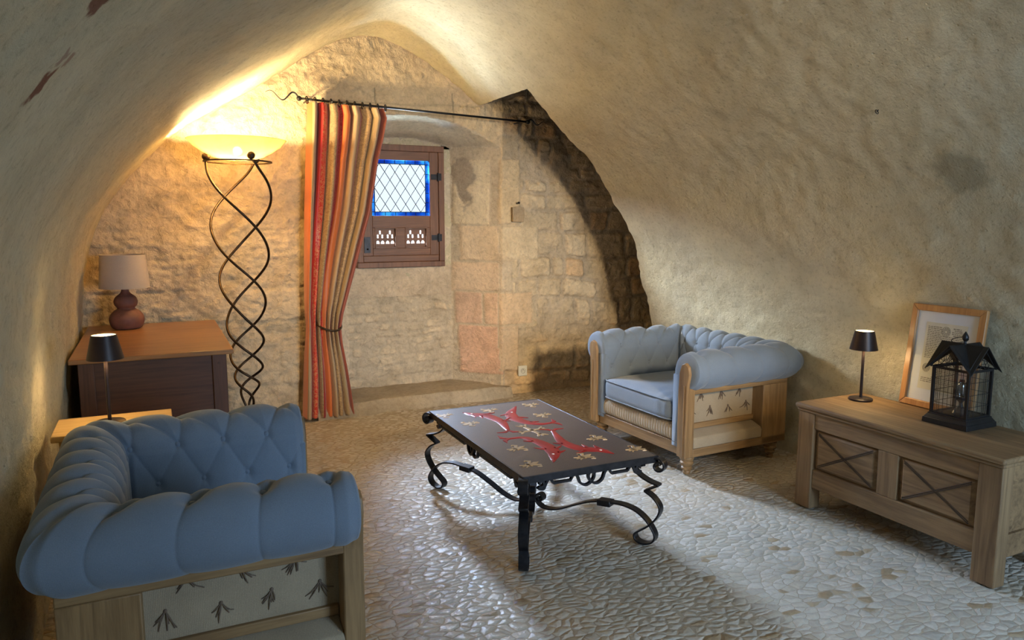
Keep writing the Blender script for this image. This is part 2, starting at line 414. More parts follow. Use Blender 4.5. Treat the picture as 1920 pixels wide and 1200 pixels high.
dl = np.clip((X-xl)/.30, 0, 1); dr = np.clip((xr-X)/.325, 0, 1); dt = np.clip((ztop-Z)/.14, 0, 1)
dep = np.minimum(np.minimum(dl, dr), dt)
inside = dep > 0
depth = .36*dep
# regions
leftreg = X < 1.12
sidereg = inside & (dr < 1) & (dr <= dt) & (X > 2.2)
# explicit ashlar in pixel-measured places (x0,x1,z0,z1,tint)
ash = [(2.36,2.60,1.47,2.02,0), (2.40,2.66,1.16,1.46,1), (2.345,2.66,.90,1.15,2), (2.37,2.55,.61,.89,3), (2.56,2.66,.61,.89,4), (2.39,2.66,.17,.60,5),
       (2.67,2.84,1.47,2.02,6), (2.67,3.02,1.17,1.46,7), (2.67,2.77,.90,1.16,8), (2.67,2.96,.61,.89,9), (2.67,2.83,.20,.60,10)]
B1, I1 = blocks(X, Z, rws(0, 3.2, .20, .34, 1), 11, .28, .62, .012)      # left, ghost joints under plaster
Zw = Z+.05*fbm(X*1.6, Z*1.1, 3, 71); Xw = X+.07*fbm(X*1.2, Z*1.9, 3, 72)
B2, I2 = blocks(Xw, Zw, rws(0.05, 3.4, .09, .27, 5), 21, .12, .40, .018)
B2 = B2*smooth(-.45, .05, fbm(X*4, Z*4, 3, 73))    # right masonry
B3, I3 = blocks(X+.03*fbm(X*6, Z*9, 2, 74), Z+.02*fbm(X*5, Z*3, 2, 75), rws(0.08, .9, .055, .10, 8), 31, .07, .22, .012)
B3 = B3*smooth(-.55, .1, fbm(X*7, Z*9, 3, 76))    # rubble under window
wn = fbm(X*2.2, Z*2.2, 3, 40)
base_l = np.array([.54, .45, .315]); base_r = np.array([.46, .39, .285]); mort = np.array([.44, .375, .285])
def col3(a): return np.broadcast_to(np.array(a), X.shape+(3,)).copy()
C = col3(base_l); H = np.zeros_like(X)
# left plastered stone
k1 = .5+.5*smooth(-.3, .4, wn)
k1 = k1*smooth(1.9, 1.2, Z); H += np.where(leftreg, (.006*B1+.008*(I1-.5)*B1)*k1, 0)
C = np.where(leftreg[..., None], C*(.93+.07*I1[..., None]*B1[..., None]), C)
# right masonry
rr = (X > 2.67)
fade = smooth(2.66, 3.0, X)*.5+.5
st = np.stack([.47+.12*I2, .40+.10*I2, .29+.07*I2], -1)*(1-.12*((I2*7.3) % 1 > .75))[..., None]
pink = ((I2*13.7) % 1 > .82)[..., None]; st = np.where(pink, st*np.array([1.06, .93, .82]), st)
mR = np.stack([np.full(X.shape, v) for v in (.44, .38, .295)], -1)
cr = mR*(1-B2[..., None])+st*B2[..., None]
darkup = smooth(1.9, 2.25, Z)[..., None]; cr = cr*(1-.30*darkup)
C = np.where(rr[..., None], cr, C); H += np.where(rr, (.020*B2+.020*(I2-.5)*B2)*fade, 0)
# spandrel above arch: plastered lintel stones with two vertical joints
# embrasure back wall under the window
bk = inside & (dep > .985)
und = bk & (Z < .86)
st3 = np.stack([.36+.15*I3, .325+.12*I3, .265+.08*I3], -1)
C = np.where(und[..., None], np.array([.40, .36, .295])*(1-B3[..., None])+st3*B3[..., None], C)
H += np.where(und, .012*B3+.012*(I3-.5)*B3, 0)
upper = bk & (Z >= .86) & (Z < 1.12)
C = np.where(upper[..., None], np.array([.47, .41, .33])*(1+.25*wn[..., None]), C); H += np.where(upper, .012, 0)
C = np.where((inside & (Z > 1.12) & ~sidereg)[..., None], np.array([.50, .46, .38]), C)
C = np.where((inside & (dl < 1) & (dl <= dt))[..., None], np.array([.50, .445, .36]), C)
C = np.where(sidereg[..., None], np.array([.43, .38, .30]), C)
T0 = [(.56,.50,.38),(.56,.47,.35),(.55,.45,.34),(.52,.385,.30),(.56,.42,.31),(.54,.375,.285),(.55,.46,.32),(.56,.48,.35),(.52,.45,.35),(.55,.43,.30),(.52,.42,.31)]
inA = np.zeros(X.shape, bool)
for (a, b, c_, d_, i) in ash:
    e = np.minimum(np.minimum(xw-a if i not in (6,7,8,9,10) else xw-a+.02, b-xw if i not in (1,2,4,5) else b-xw+.02), np.minimum(Z-c_, d_-Z)+.006*fbm(X*9, Z*9, 2, i))
    s = smooth(-.002, .012, e)
    dm = e > -.002
    H = np.where(dm, np.maximum(0, .016)*s, H); inA |= dm
    cc = np.array(T0[i])*(1+.12*fbm(X*7, Z*7, 3, 50+i))[..., None]
    C = np.where(dm[..., None], cc*s[..., None]+mort*(1-s[..., None]), C)
# damaged grey patch on the splay
pz_ = smooth(.10, .075, np.hypot((X-2.43)/.75, (Z-1.83)/1.7)+.11*fbm(X*9, Z*9, 4, 77))*(sidereg)
C = C*(1-pz_[..., None])+np.array([.31, .27, .22])*pz_[..., None]; H -= .012*pz_
# joints in the spandrel
for xj in (1.60, 2.24):
    jm = smooth(.008, .003, np.abs(X-xj-.01*fbm(Z*8, Z*0, 2, 4)))*(Z > ztop)*(Z < ztop+.22)
    H -= .01*jm; C = C*(1-.35*jm[..., None])
jm = smooth(.010, .003, np.abs(Z-2.40-.03*(X-1.6)-.012*fbm(X*5, X*0, 3, 6)))*(X > 1.2)*(X < 2.5); H -= .006*jm; C = C*(1-.2*jm[..., None])
rough = .012*fbm(X*4, Z*4, 3, 60)+.013*fbm(X*12, Z*15, 3, 61)*(.6+.7*(leftreg | rr))+.008*fbm(X*32, Z*38, 2, 62)
rough = np.where(inA, rough*.45, rough)
bel = smooth(.15, 1.0, np.abs(X-1.9)*0+1)
Yw = YB+depth-H-rough
# soft fillet into the vault for the upper part
C = C*(1+.10*wn[..., None])
C = np.where((smooth(.35, .05, Z)*(X > 2.7))[..., None] > .5, C*np.array([1.08, 1.0, .9]), C)
# opening for the window
cx = (X[:-1, :-1]+X[1:, 1:])/2; cz = (Z[:-1, :-1]+Z[1:, 1:])/2
keep = ~((cx > 1.52) & (cx < 2.23) & (cz > 1.15) & (cz < 2.10))
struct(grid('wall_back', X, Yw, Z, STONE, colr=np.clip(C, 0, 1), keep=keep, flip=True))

# embrasure floor step
n = 90; m = 40
gx, gy = np.meshgrid(np.linspace(1.05, 2.72, n), np.linspace(0, 1, m), indexing='ij')
fy = 5.58+.06*fbm(gx*3, gx*0, 2, 3)+(gx-1.2)*.04
prof_s = np.clip(gy/.25, 0, 1)
yy = fy+.05*prof_s*1+np.clip((gy-.25)/.75, 0, 1)*(6.16-fy-.05)
zz = -.02+.115*prof_s**.7+.008*fbm(gx*9, gy*9, 3, 6)*(gy > .1)-.02*smooth(2.5, 2.72, gx)+.0*gy
STEP = plaster('worn_step', (.50, .42, .31), (.42, .35, .26), .8)
struct(grid('trim_1', gx, yy, zz, STEP))

# floor
X2, Y2 = np.meshgrid(np.linspace(-.7, 4.7, 140), np.linspace(YREAR-.1, 6.2, 200), indexing='ij')
Z2 = .006*fbm(X2*2, Y2*2, 3, 4)-.006+.02*smooth(.25, .0, np.abs(X2-3.62))*0
struct(grid('floor', X2, Y2, Z2, FLOOR))

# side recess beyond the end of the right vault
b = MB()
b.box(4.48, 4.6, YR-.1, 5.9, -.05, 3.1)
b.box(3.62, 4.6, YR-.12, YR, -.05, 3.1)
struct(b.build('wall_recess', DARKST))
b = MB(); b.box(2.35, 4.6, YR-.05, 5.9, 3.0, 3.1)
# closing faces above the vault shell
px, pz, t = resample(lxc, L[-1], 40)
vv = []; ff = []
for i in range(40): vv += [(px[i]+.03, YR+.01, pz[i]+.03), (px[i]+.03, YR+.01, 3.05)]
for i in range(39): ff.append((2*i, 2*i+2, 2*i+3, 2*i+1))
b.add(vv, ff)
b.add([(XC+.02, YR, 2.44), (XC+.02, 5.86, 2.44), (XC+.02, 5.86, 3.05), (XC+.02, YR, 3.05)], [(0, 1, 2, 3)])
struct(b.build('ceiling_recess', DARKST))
# rear wall with open doorway behind the viewer
b = MB(); z_top = 3.1
b.box(-.7, 1.8, YREAR-.15, YREAR, -.05, z_top); b.box(3.3, 4.0, YREAR-.15, YREAR, -.05, z_top); b.box(1.8, 3.3, YREAR-.15, YREAR, 2.15, z_top)
struct(b.build('wall_rear', PL_RIGHT))

# ================================================================== WINDOW
def window():
    r = bpy.data.objects.new('window_1', None); COL.objects.link(r); struct(r); r.location = (0, 0, 0)
    y = 6.06
    x0, x1, z0, z1 = 1.50, 2.262, 1.115, 2.125
    def fr(b, x0, x1, z0, z1, t, ya, yb, tb=None, tt=None):
        tb = tb or t; tt = tt or t
        b.box(x0, x1, ya, yb, z0, z0+tb); b.box(x0, x1, ya, yb, z1-tt, z1); b.box(x0, x0+t, ya, yb, z0+tb, z1-tt); b.box(x1-t, x1, ya, yb, z0+tb, z1-tt)
    b = MB(); fr(b, x0, x1, z0, z1, .05, y-.03, y+.07, .045); b.build('window_frame', WINZ, r, bevel=.004)
    b = MB(); b.box(x0+.05, x1-.05, y-.02, y+.03, z0+.045, z0+.10); b.build('window_bottom_rail', WINW, r, bevel=.006)
    # casement
    a0, a1, c0, c1 = x0+.05, x1-.05, z0+.099, z1-.05
    gx0, gx1, gz0, gz1 = 1.635, 2.135, 1.545, 2.0
    b = MB(); ya, yb = y-.015, y+.035
    b.box(a0, gx0, ya, yb, c0, c1); b.box(gx1, a1, ya, yb, c0, c1)
    b.build('casement_stiles', WINZ, r, bevel=.003)
    b = MB(); b.box(gx0, gx1, ya, yb, gz1, c1); b.box(gx0, gx1, ya, yb, 1.445, gz0); b.box(gx0, gx1, ya, yb, c0, 1.275)
    b.box(1.835, 1.915, ya, yb, 1.275, 1.445); b.box(gx0, 1.655, ya, yb, 1.275, 1.445); b.box(2.105, gx1, ya, yb, 1.275, 1.445)
    b.build('casement_rails', WINW, r, bevel=.003)
    # pierced panels
    for xa, xb in ((1.655, 1.835), (1.915, 2.105)):
        holes = []
        w = (xb-xa); cxm = (xa+xb)/2
        for g in (-1, 1):
            cx0 = cxm+g*w*.235
            for dx, zz_ in ((0, 1.405), (-.019, 1.372), (.019, 1.372)):
                for ax, az in ((0, .0095), (-.009, -.006), (.009, -.006)): holes.append(('c', cx0+dx, zz_+az*.95, .0088))
            for dx in (-.0205, .0205): holes.append(('a', cx0+dx, 1.312, .0165))
        N = 180; M_ = 170
        gx = np.linspace(xa, xb, N); gz = np.linspace(1.275, 1.445, M_)
        PX, PZ = np.meshgrid(gx, gz, indexing='ij')
        ccx = (PX[:-1, :-1]+PX[1:, 1:])/2; ccz = (PZ[:-1, :-1]+PZ[1:, 1:])/2
        hole = np.zeros(ccx.shape, bool)
        for h in holes:
            if h[0] == 'c': hole |= np.hypot(ccx-h[1], ccz-h[2]) < h[3]
            else:
                tz = (ccz-h[2]); hole |= (tz > 0) & (tz < h[3]*1.6) & (np.abs(ccx-h[1]) < h[3]*np.sqrt(np.clip(1-(tz/(h[3]*1.6))**2, 0, 1)))
        p = grid('pierced_panel', PX, np.full_like(PX, y+.01), PZ, WINW, keep=~hole, smooth_=False); p.parent = r
        s = p.modifiers.new('s', 'SOLIDIFY'); s.thickness = .012
        b = MB(); fr(b, xa-.004, xb+.004, 1.271, 1.449, .012, ya-.006, ya+.012); b.build('panel_moulding', WINW, r, bevel=.002)
    # leaded glass
    g = MB(); e = .030; yg = y+.012
    g.box(gx0+e, gx1-e, yg, yg+.003, gz0+e, gz1-e); g.build('clear_glass', glass('clear_pane', (.97, .98, 1)), r)
    g = MB(); g.box(gx0, gx1, yg, yg+.003, gz0, gz0+e); g.box(gx0, gx1, yg, yg+.003, gz1-e, gz1); g.box(gx0, gx0+e, yg, yg+.003, gz0+e, gz1-e); g.box(gx1-e, gx1, yg, yg+.003, gz0+e, gz1-e)
    k = M('blue_stained_glass'); v = k.map(); 
    t = k.n('BsdfTransparent'); c = k.ramp(k.noise(v, 9, 2), [(.35, (.03, .17, .55)), (.5, (.07, .32, .78)), (.65, (.20, .62, .95))]); k.link(c, t.inputs[0])
    gl = k.n('BsdfGlossy'); gl.inputs['Roughness'].default_value = .05; x = k.n('MixShader'); x.inputs[0].default_value = .04
    k.link(t.outputs[0], x.inputs[1]); k.link(gl.outputs[0], x.inputs[2]); k.link(x.outputs[0], k.N['Material Output'].inputs[0])
    g.build('blue_glass_border', k.m, r)
    LEAD = simple('lead_came', (.02, .022, .025), .85, 0, .1)
    b = MB(); rl = .0022; yl = yg-.001
    def ln(xa, za, xb, zb, q=rl): b.tube([(xa, yl, za), (xb, yl, zb)], q, 6)
    for xx in (gx0+e, gx1-e): ln(xx, gz0, xx, gz1, .003)
    for zz_ in (gz0+e, gz1-e): ln(gx0, zz_, gx1, zz_, .003)
    for i in range(1, 5):
        xx = gx0+e+(gx1-gx0-2*e)*i/5; ln(xx, gz0, xx, gz0+e, .003); ln(xx, gz1-e, xx, gz1, .003)
        zz_ = gz0+e+(gz1-gz0-2*e)*i/5; ln(gx0, zz_, gx0+e, zz_, .003); ln(gx1-e, zz_, gx1, zz_, .003)
    # diamonds
    xa, xb, za, zb = gx0+e, gx1-e, gz0+e, gz1-e; W = xb-xa; Hh = zb-za; sx = W/5; sz = Hh/3.0
    for sgn in (1, -1):
        for i in range(-4, 10):
            pts = []
            for q in np.linspace(0, 1, 61):
                zz_ = za+q*Hh; xx = xa+i*sx+sx/2+sgn*(zz_-za)/sz*sx
                if xa <= xx <= xb: pts.append((xx, zz_))
            if len(pts) > 2: ln(pts[0][0], pts[0][1], pts[-1][0], pts[-1][1], .0028)
    b.build('lead_cames', LEAD, r)
    # hinges and latch
    for zz_ in (1.87, 1.36):
        b = MB(); b.box(x1-.115, x1-.05, ya-.008, ya, zz_-.022, zz_+.022); b.box(x1-.06, x1-.028, ya-.02, ya-.012, zz_-.03, zz_+.03); b.tube([(x1-.055, ya-.012, zz_-.035), (x1-.055, ya-.012, zz_+.035)], .008, 8)
        b.build('hinge', IRON, r)
    b = MB(); b.box(x0+.06, x0+.11, ya-.012, ya, 1.24, 1.37); b.sphere((x0+.085, ya-.02, 1.27), .008, 6); b.build('latch', IRON, r)
    # outer reveal of the opening through the wall
    b = MB(); b.box(1.38, 1.50, y+.05, 6.35, 1.0, 2.35); b.box(2.26, 2.38, y+.05, 6.35, 1.0, 2.35); b.box(1.38, 2.38, y+.05, 6.35, 1.02, 1.12)
    b.add([(1.38, y+.05, 2.11), (2.38, y+.05, 2.11), (2.38, y+.05, 2.3), (1.38, y+.05, 2.3), (1.38, 6.35, 2.36), (2.38, 6.35, 2.36), (2.38, 6.35, 2.5), (1.38, 6.35, 2.5)], [(0, 3, 2, 1), (4, 5, 6, 7), (0, 1, 5, 4), (1, 2, 6, 5), (2, 3, 7, 6), (3, 0, 4, 7)])
    b.build('window_reveal', PL_LEFT, r)
window()

# ================================================================== CURTAIN + ROD
def curtain():
    r = empty('curtain', (1.3, 5.6, 0), 0, 'red, orange and gold striped damask curtain gathered by a tie beside the small window', 'curtain')
    n, m = 420, 170
    U, V = np.meshgrid(np.linspace(0, 1, n), np.linspace(0, 1, m), indexing='ij')   # V 0 top .. 1 bottom
    ztop_ = 2.355-.02*U; Zc = ztop_+(.02-ztop_)*V
    vt = .705
    # left and right outlines
    def cr(pts):
        a = np.array(pts); return np.interp(V, a[:, 0], a[:, 1])
    xl_ = cr([(0, 1.06), (.33, 1.02), (.66, .99), (vt, .99), (.85, .97), (1, .95)])
    xr_ = cr([(0, 1.61), (.03, 1.635), (.10, 1.60), (.17, 1.555), (.33, 1.49), (.47, 1.395), (.58, 1.32), (.66, 1.265), (vt, 1.245), (.76, 1.255), (.84, 1.285), (.92, 1.31), (1, 1.33)])
    xr_ = xr_
    gather = np.exp(-((V-vt)/.07)**2)
    Uw = U+.12*gather*np.sin(PI*U)*.0
    xl2 = xl_
    Xc = xl2+(xr_-xl2)*(Uw+.0)
    ph = U*2*PI*7.5+1.1+.7*np.sin(V*2.2+U*7)
    amp = .056*(.75+.25*np.sin(U*23))*(1-.5*gather)*(.8+.35*V)
    Yc = 5.60+amp*np.sin(ph)+.012*np.sin(U*61+V*5)-.02*gather
    Xc = Xc+.010*np.cos(ph)*(1-gather)
    Xc += 0.02*np.sin(U*PI)*np.sin(V*9)*.5
    uv = np.stack([U, V], -1)
    k = M('striped_damask', .45, 0, .4); k.b.inputs['Sheen Weight'].default_value = .3
    uvn = k.n('UVMap', uv_map='uv'); sp = k.n('SeparateXYZ'); k.link(uvn.outputs[0], sp.inputs[0])
    O = (.64, .165, .04); GO = (.50, .32, .145); R_ = (.62, .026, .014); CR = (.33, .012, .020); BE = (.43, .29, .16); BR = (.25, .12, .06); OL = (.36, .25, .12)
    RB = (.36, .09, .05)
    seq = [(0, O), (.055, OL), (.065, BE), (.13, CR), (.16, R_), (.235, RB), (.28, OL), (.355, CR), (.38, R_), (.46, O), (.54, OL), (.55, BE), (.63, BR), (.645, CR), (.675, R_), (.70, GO), (.84, OL), (.86, BE), (.90, CR), (.955, RB)]
    base = k.ramp(sp.outputs[0], seq, 'CONSTANT')
    m1 = k.n('Mapping'); m1.inputs['Scale'].default_value = (26, 60, 1); k.link(uvn.outputs[0], m1.inputs[0])
    nz = k.noise(m1.outputs[0], 1.0, 3, .5, 2.5)
    pat = k.ramp(nz, [(.46, (0, 0, 0)), (.50, (1, 1, 1)), (.56, (1, 1, 1)), (.60, (0, 0, 0))])
    seqg = [(0, (0, 0, 0)), (.185, (1, 1, 1)), (.24, (0, 0, 0)), (.285, (1, 1, 1)), (.375, (1, 1, 1)), (.45, (0, 0, 0)), (.69, (1, 1, 1)), (.84, (0, 0, 0))]
    msk = k.ramp(sp.outputs[0], seqg, 'CONSTANT')
    fac = k.math('MULTIPLY', pat, msk)
    tw = k.mix(.55, base, (.75, .45, .18)); dk = k.mix(.6, base, (.16, .07, .03))
    sel = k.ramp(sp.outputs[0], [(0, (0, 0, 0)), (.185, (1, 1, 1)), (.24, (0, 0, 0)), (.375, (1, 1, 1)), (.45, (0, 0, 0))], 'CONSTANT')
    k.color(k.mix(k.math('MULTIPLY', fac, .8), base, k.mix(sel, dk, tw)))
    k.bump(k.noise(m1.outputs[0], 8, 3), .2, .002)
    c = grid('curtain_fabric', Xc-1.3, Yc-5.6, Zc, k.m, uv=uv); c.parent = r
    s = c.modifiers.new('s', 'SOLIDIFY'); s.thickness = .003
    # tie back
    zt = 2.355*(1-vt)+.01
    b = MB(); pts = [(1.155-1.3+.095*math.cos(a), .075*math.sin(a)-.005, zt+.03-.02*math.cos(a)+.045*math.sin(a)) for a in np.linspace(0, 2*PI, 40, endpoint=False)]
    b.tube(pts, .008, 8, closed=True); b.build('tieback_cord', LAMPIRON, r, smooth=True)
    # rings
    for i in range(11):
        x = -.245+.058*i; b = MB(); zc = 2.368-.002*i
        b.tube([(x+.013*math.cos(a), .024*math.cos(a), zc-.003+.024*math.sin(a)) for a in np.linspace(0, 2*PI, 20, endpoint=False)], .0045, 6, closed=True)
        b.build('curtain_ring', LAMPIRON, r, smooth=True)
curtain()
def rod():
    r = empty('curtain_rod', (1.9, 5.6, 2.37), 0, 'dark iron curtain rod with wavy forked finials above the window niche', 'curtain rod')
    L_ = lambda x: 2.372-(x-1.02)*.034
    P = lambda x, z, y=0: (x-1.9, y, z-2.37)
    b = MB(); b.tube([P(1.0, L_(1.0)), P(2.84, L_(2.84))], .0085, 10); b.build('rod', IRON, r, smooth=True)
    for x, s in ((1.0, -1), (2.84, 1)):
        b = MB()
        z0 = L_(x); b.lathe([(.001, -.02), (.018, -.015), (.020, 0), (.016, .02), (.001, .03)], 12); 
        b = MB(); b.sphere(P(x, z0), .019, 6)
        A = .038 if s < 0 else .022; Ln = .23 if s < 0 else .17
        pts = [P(x+s*t*Ln, z0+(.022*t*(1 if s < 0 else -.3))+A*math.sin(t*2*PI*1.45)*(1-t*.45)*(1 if s < 0 else 1), -.0) for t in np.linspace(0, 1, 36)]
        b.tube(pts, [.007*(1-.75*t) for t in np.linspace(0, 1, 36)], 8)
        b.build('finial', IRON, r, smooth=True)
    for x in (1.06, 2.78):
        b = MB(); b.tube([P(x, L_(x)), (x-1.9, .15, L_(x)-2.37-.005)], .006, 8); b.build('bracket', IRON, r, smooth=True)
rod()

# ================================================================== TORCHIERE
def torch():
    cx, cy = .53, 5.25
    r = empty('floor_lamp', (cx, cy, 0), 0, 'tall wrought-iron torchiere with twisted rods and glowing glass bowl', 'floor lamp')
    zk = [1.885, 1.27, .80, .505, .33, .22, .02]; phk = [0, PI, 2*PI, 3*PI, 4*PI, 4.35*PI, 4.4*PI]
    rk_z = [1.885, 1.6, 1.27, .80, .505, .33, .24, .02]; rk = [.195, .20, .168, .118, .10, .055, .018, .014]
    zs_ = np.linspace(1.885, .03, 150)
    # smooth monotone phase
    ph = np.interp(-zs_, [-z for z in zk], phk); ker = np.ones(13)/13; ph = np.convolve(np.pad(ph, 6, 'edge'), ker, 'valid')
    ra = np.interp(-zs_, [-z for z in rk_z], rk); ra = np.convolve(np.pad(ra, 6, 'edge'), ker, 'valid')
    view = math.atan2(-cy, -cx)           # towards the camera
    a0 = view-PI/2-.1
    for i in range(3):
        b = MB(); st = a0+i*2*PI/3
        b.tube([(rr_*math.cos(st+p), rr_*math.sin(st+p), z) for z, p, rr_ in zip(zs_, ph, ra)], .0085, 8)
        b.build('twisted_rod', LAMPIRON, r, smooth=True)
        b = MB(); b.sphere((.195*math.cos(st), .195*math.sin(st), 1.915), .026, 8); b.build('ball', LAMPIRON, r, smooth=True)
    b = MB(); b.tube([(.205*math.cos(a), .205*math.sin(a), 1.885) for a in np.linspace(0, 2*PI, 48, endpoint=False)], 0, closed=True, flat=((0, 0, 1), .004, .010)); b.build('ring', LAMPIRON, r, smooth=False)
    b = MB(); b.lathe([(.001, 0), (.16, 0), (.16, .012), (.03, .025), (.02, .06), (.001, .06)], 32, cap=False); b.build('base', LAMPIRON, r, smooth='auto')
    # bowl
    k = M('amber_alabaster_glass', .35, 0, .5)
    v = k.map(); n = k.noise(v, 7, 4, .6, 1)
    tr = k.n('BsdfTranslucent'); c = k.ramp(n, [(.3, (.34, .26, .13)), (.7, (.42, .33, .18))]); k.link(c, tr.inputs[0])
    k.color(c); x0 = k.n('MixShader'); x0.inputs[0].default_value = .80; k.link(k.b.outputs[0], x0.inputs[1]); k.link(tr.outputs[0], x0.inputs[2])
    tp = k.n('BsdfTransparent'); tp.inputs[0].default_value = (.93, .80, .56, 1); x = k.n('MixShader'); x.inputs[0].default_value = .45; k.link(x0.outputs[0], x.inputs[1]); k.link(tp.outputs[0], x.inputs[2]); k.link(x.outputs[0], k.N['Material Output'].inputs[0])
    b = MB(); out = [(.02, 1.895), (.10, 1.900), (.16, 1.917), (.22, 1.948), (.27, 1.982), (.305, 2.022), (.312, 2.026)]
    inn = [(.300, 2.020), (.265, 1.988), (.215, 1.955), (.155, 1.925), (.10, 1.908), (.02, 1.903)]
    b.lathe([(r_, z) for r_, z in out]+inn, 56, cap=False); b.build('glass_bowl', k.m, r, smooth=True)
    b = MB(); b.sphere((0, 0, 1.955), .028, 8); b.build('bulb', glowmat('bulb_glow', (1, .82, .5), 25), r, smooth=True)
torch()

# ================================================================== SMALL LAMPS, TABLE LAMP
def cordless(loc, label, rz=0):
    r = empty('cordless_lamp', loc, rz, label, 'table lamp', 'small dark cordless table lamps')
    b = MB(); b.lathe([(.001, 0), (.058, 0), (.060, .003), (.060, .008), (.055, .012), (.012, .014), (.001, .014)], 32, cap=False); b.build('base', LAMPBR, r, smooth='auto')
    b = MB(); b.lathe([(.0075, .012), (.0075, .285)], 12); b.build('pole', LAMPBR, r, smooth='auto')
    b = MB(); b.lathe([(.070, .272), (.0475, .372), (.0455, .372), (.068, .272)], 40, cap=False)
    b.add(*(lambda m: (m.v, m.f))(MB().lathe([(.001, .285), (.066, .285), (.066, .288), (.001, .288)], 32, cap=False)))
    b.build('lamp_shade', LAMPBR, r, smooth='auto')
    b = MB(); b.lathe([(.001, .366), (.0455, .366), (.0455, .370), (.001, .370)], 32, cap=False); b.build('glowing_top', glowmat('lamp_lens_glow', (1, .80, .42), 2.2), r)
    b = MB(); b.lathe([(.012, .280), (.040, .280), (.040, .284), (.012, .284)], 32, cap=False); b.build('light_ring', glowmat('lamp_ring_glow', (1, .72, .32), 14), r)
    return r
lamp_a = cordless((-.205, 3.42, .668), 'small dark cordless lamp with lit top on the side table behind the left armchair')
lamp_b = cordless((3.35, 2.675, .556), 'small dark cordless lamp with lit top standing on the oak chest')
for o in (lamp_a, lamp_b):
    x, y, z = o.location; point('cordless_lamp_light', (x, y, z+.262), 2.2, WARM, .03)
    point('cordless_lamp_top_light', (x, y, z+.385), .35, WARM, .02)
def gourd():
    r = empty('table_lamp', (-.185, 5.43, .802), 0, 'unlit table lamp with plum gourd base and beige drum shade on the walnut desk', 'table lamp')
    b = MB(); pf = spline([(.072, 0, 0), (.090, 0, .012), (.104, 0, .05), (.100, 0, .085), (.075, 0, .118), (.052, 0, .135), (.066, 0, .155), (.071, 0, .180), (.060, 0, .208), (.034, 0, .230), (.024, 0, .245), (.022, 0, .258)], 6)
    b.lathe([(.001, 0)]+[(p.x, p.z) for p in pf]+[(.001, .258)], 48, cap=False); b.build('lamp_base', CLAY, r, smooth=True)
    b = MB(); b.lathe([(.014, .255), (.014, .29)], 12); b.build('socket', IRON, r, smooth='auto')
    b = MB(); b.lathe([(.150, .268), (.134, .483), (.131, .483), (.147, .268)], 56, cap=False); b.lathe([(.001, .30), (.146, .30), (.146, .302), (.001, .302)], 16, cap=False)
    b.build('lamp_shade', fabric('oatmeal_shade', (.50, .42, .35), ws=700, bump=.4), r, smooth='auto')
gourd()

# ================================================================== DESK, SIDE TABLE
def desk():
    r = empty('walnut_desk', (-.03, 4.95, 0), 0, 'dark walnut panelled desk with polished top in the left corner', 'desk')
    x0, x1, y0, y1 = -.36, .36, -.60, .68
    b = MB(); b.box(-.395, .395, -.66, .70, .775, .802); b.build('desk_top', WALTOP, r, bevel=.006)
    for x in (x0, x1-.075):
        for y in (y0, y1-.075):
            b = MB(); b.box(x, x+.075, y, y+.075, 0, .775); b.build('leg', WALNUTZ, r, bevel=.004)
    b = MB(); b.box(x0+.075, x1-.075, y0+.012, y0+.03, .18, .775); b.box(x0+.075, x1-.075, y1-.03, y1-.012, .18, .775); b.box(x0+.012, x0+.03, y0+.075, y1-.075, .18, .775); b.box(x1-.03, x1-.012, y0+.075, y1-.075, .18, .775)
    b.build('side_panel', WALNUT, r)
    b = MB(); b.box(x0+.075, x1-.075, y0+.006, y0+.03, .16, .25); b.build('lower_rail', WALNUT, r, bevel=.003)
    for xp in (x0+.05, x1-.04):
        b = MB(); b.tube([(xp, y0-.001, .72), (xp, y0-.006, .72)], .006, 8); b.build('peg', WALNUT, r)
desk()
def sidet():
    r = empty('side_table', (-.19, 3.43, 0), 0, 'small honey-coloured wooden side table between left armchair and walnut desk', 'side table')
    b = MB(); b.box(-.215, .22, -.14, .15, .642, .668); b.build('table_top', PINE, r, bevel=.004)
    for x in (-.19, .165):
        for y in (-.12, .10):
            b = MB(); b.box(x, x+.03, y, y+.03, 0, .642); b.build('leg', PINE, r, bevel=.003)
    for ya in (-.105, .105):
        b = MB(); b.box(-.18, .18, ya, ya+.015, .58, .642); b.build('apron', PINE, r)
sidet()

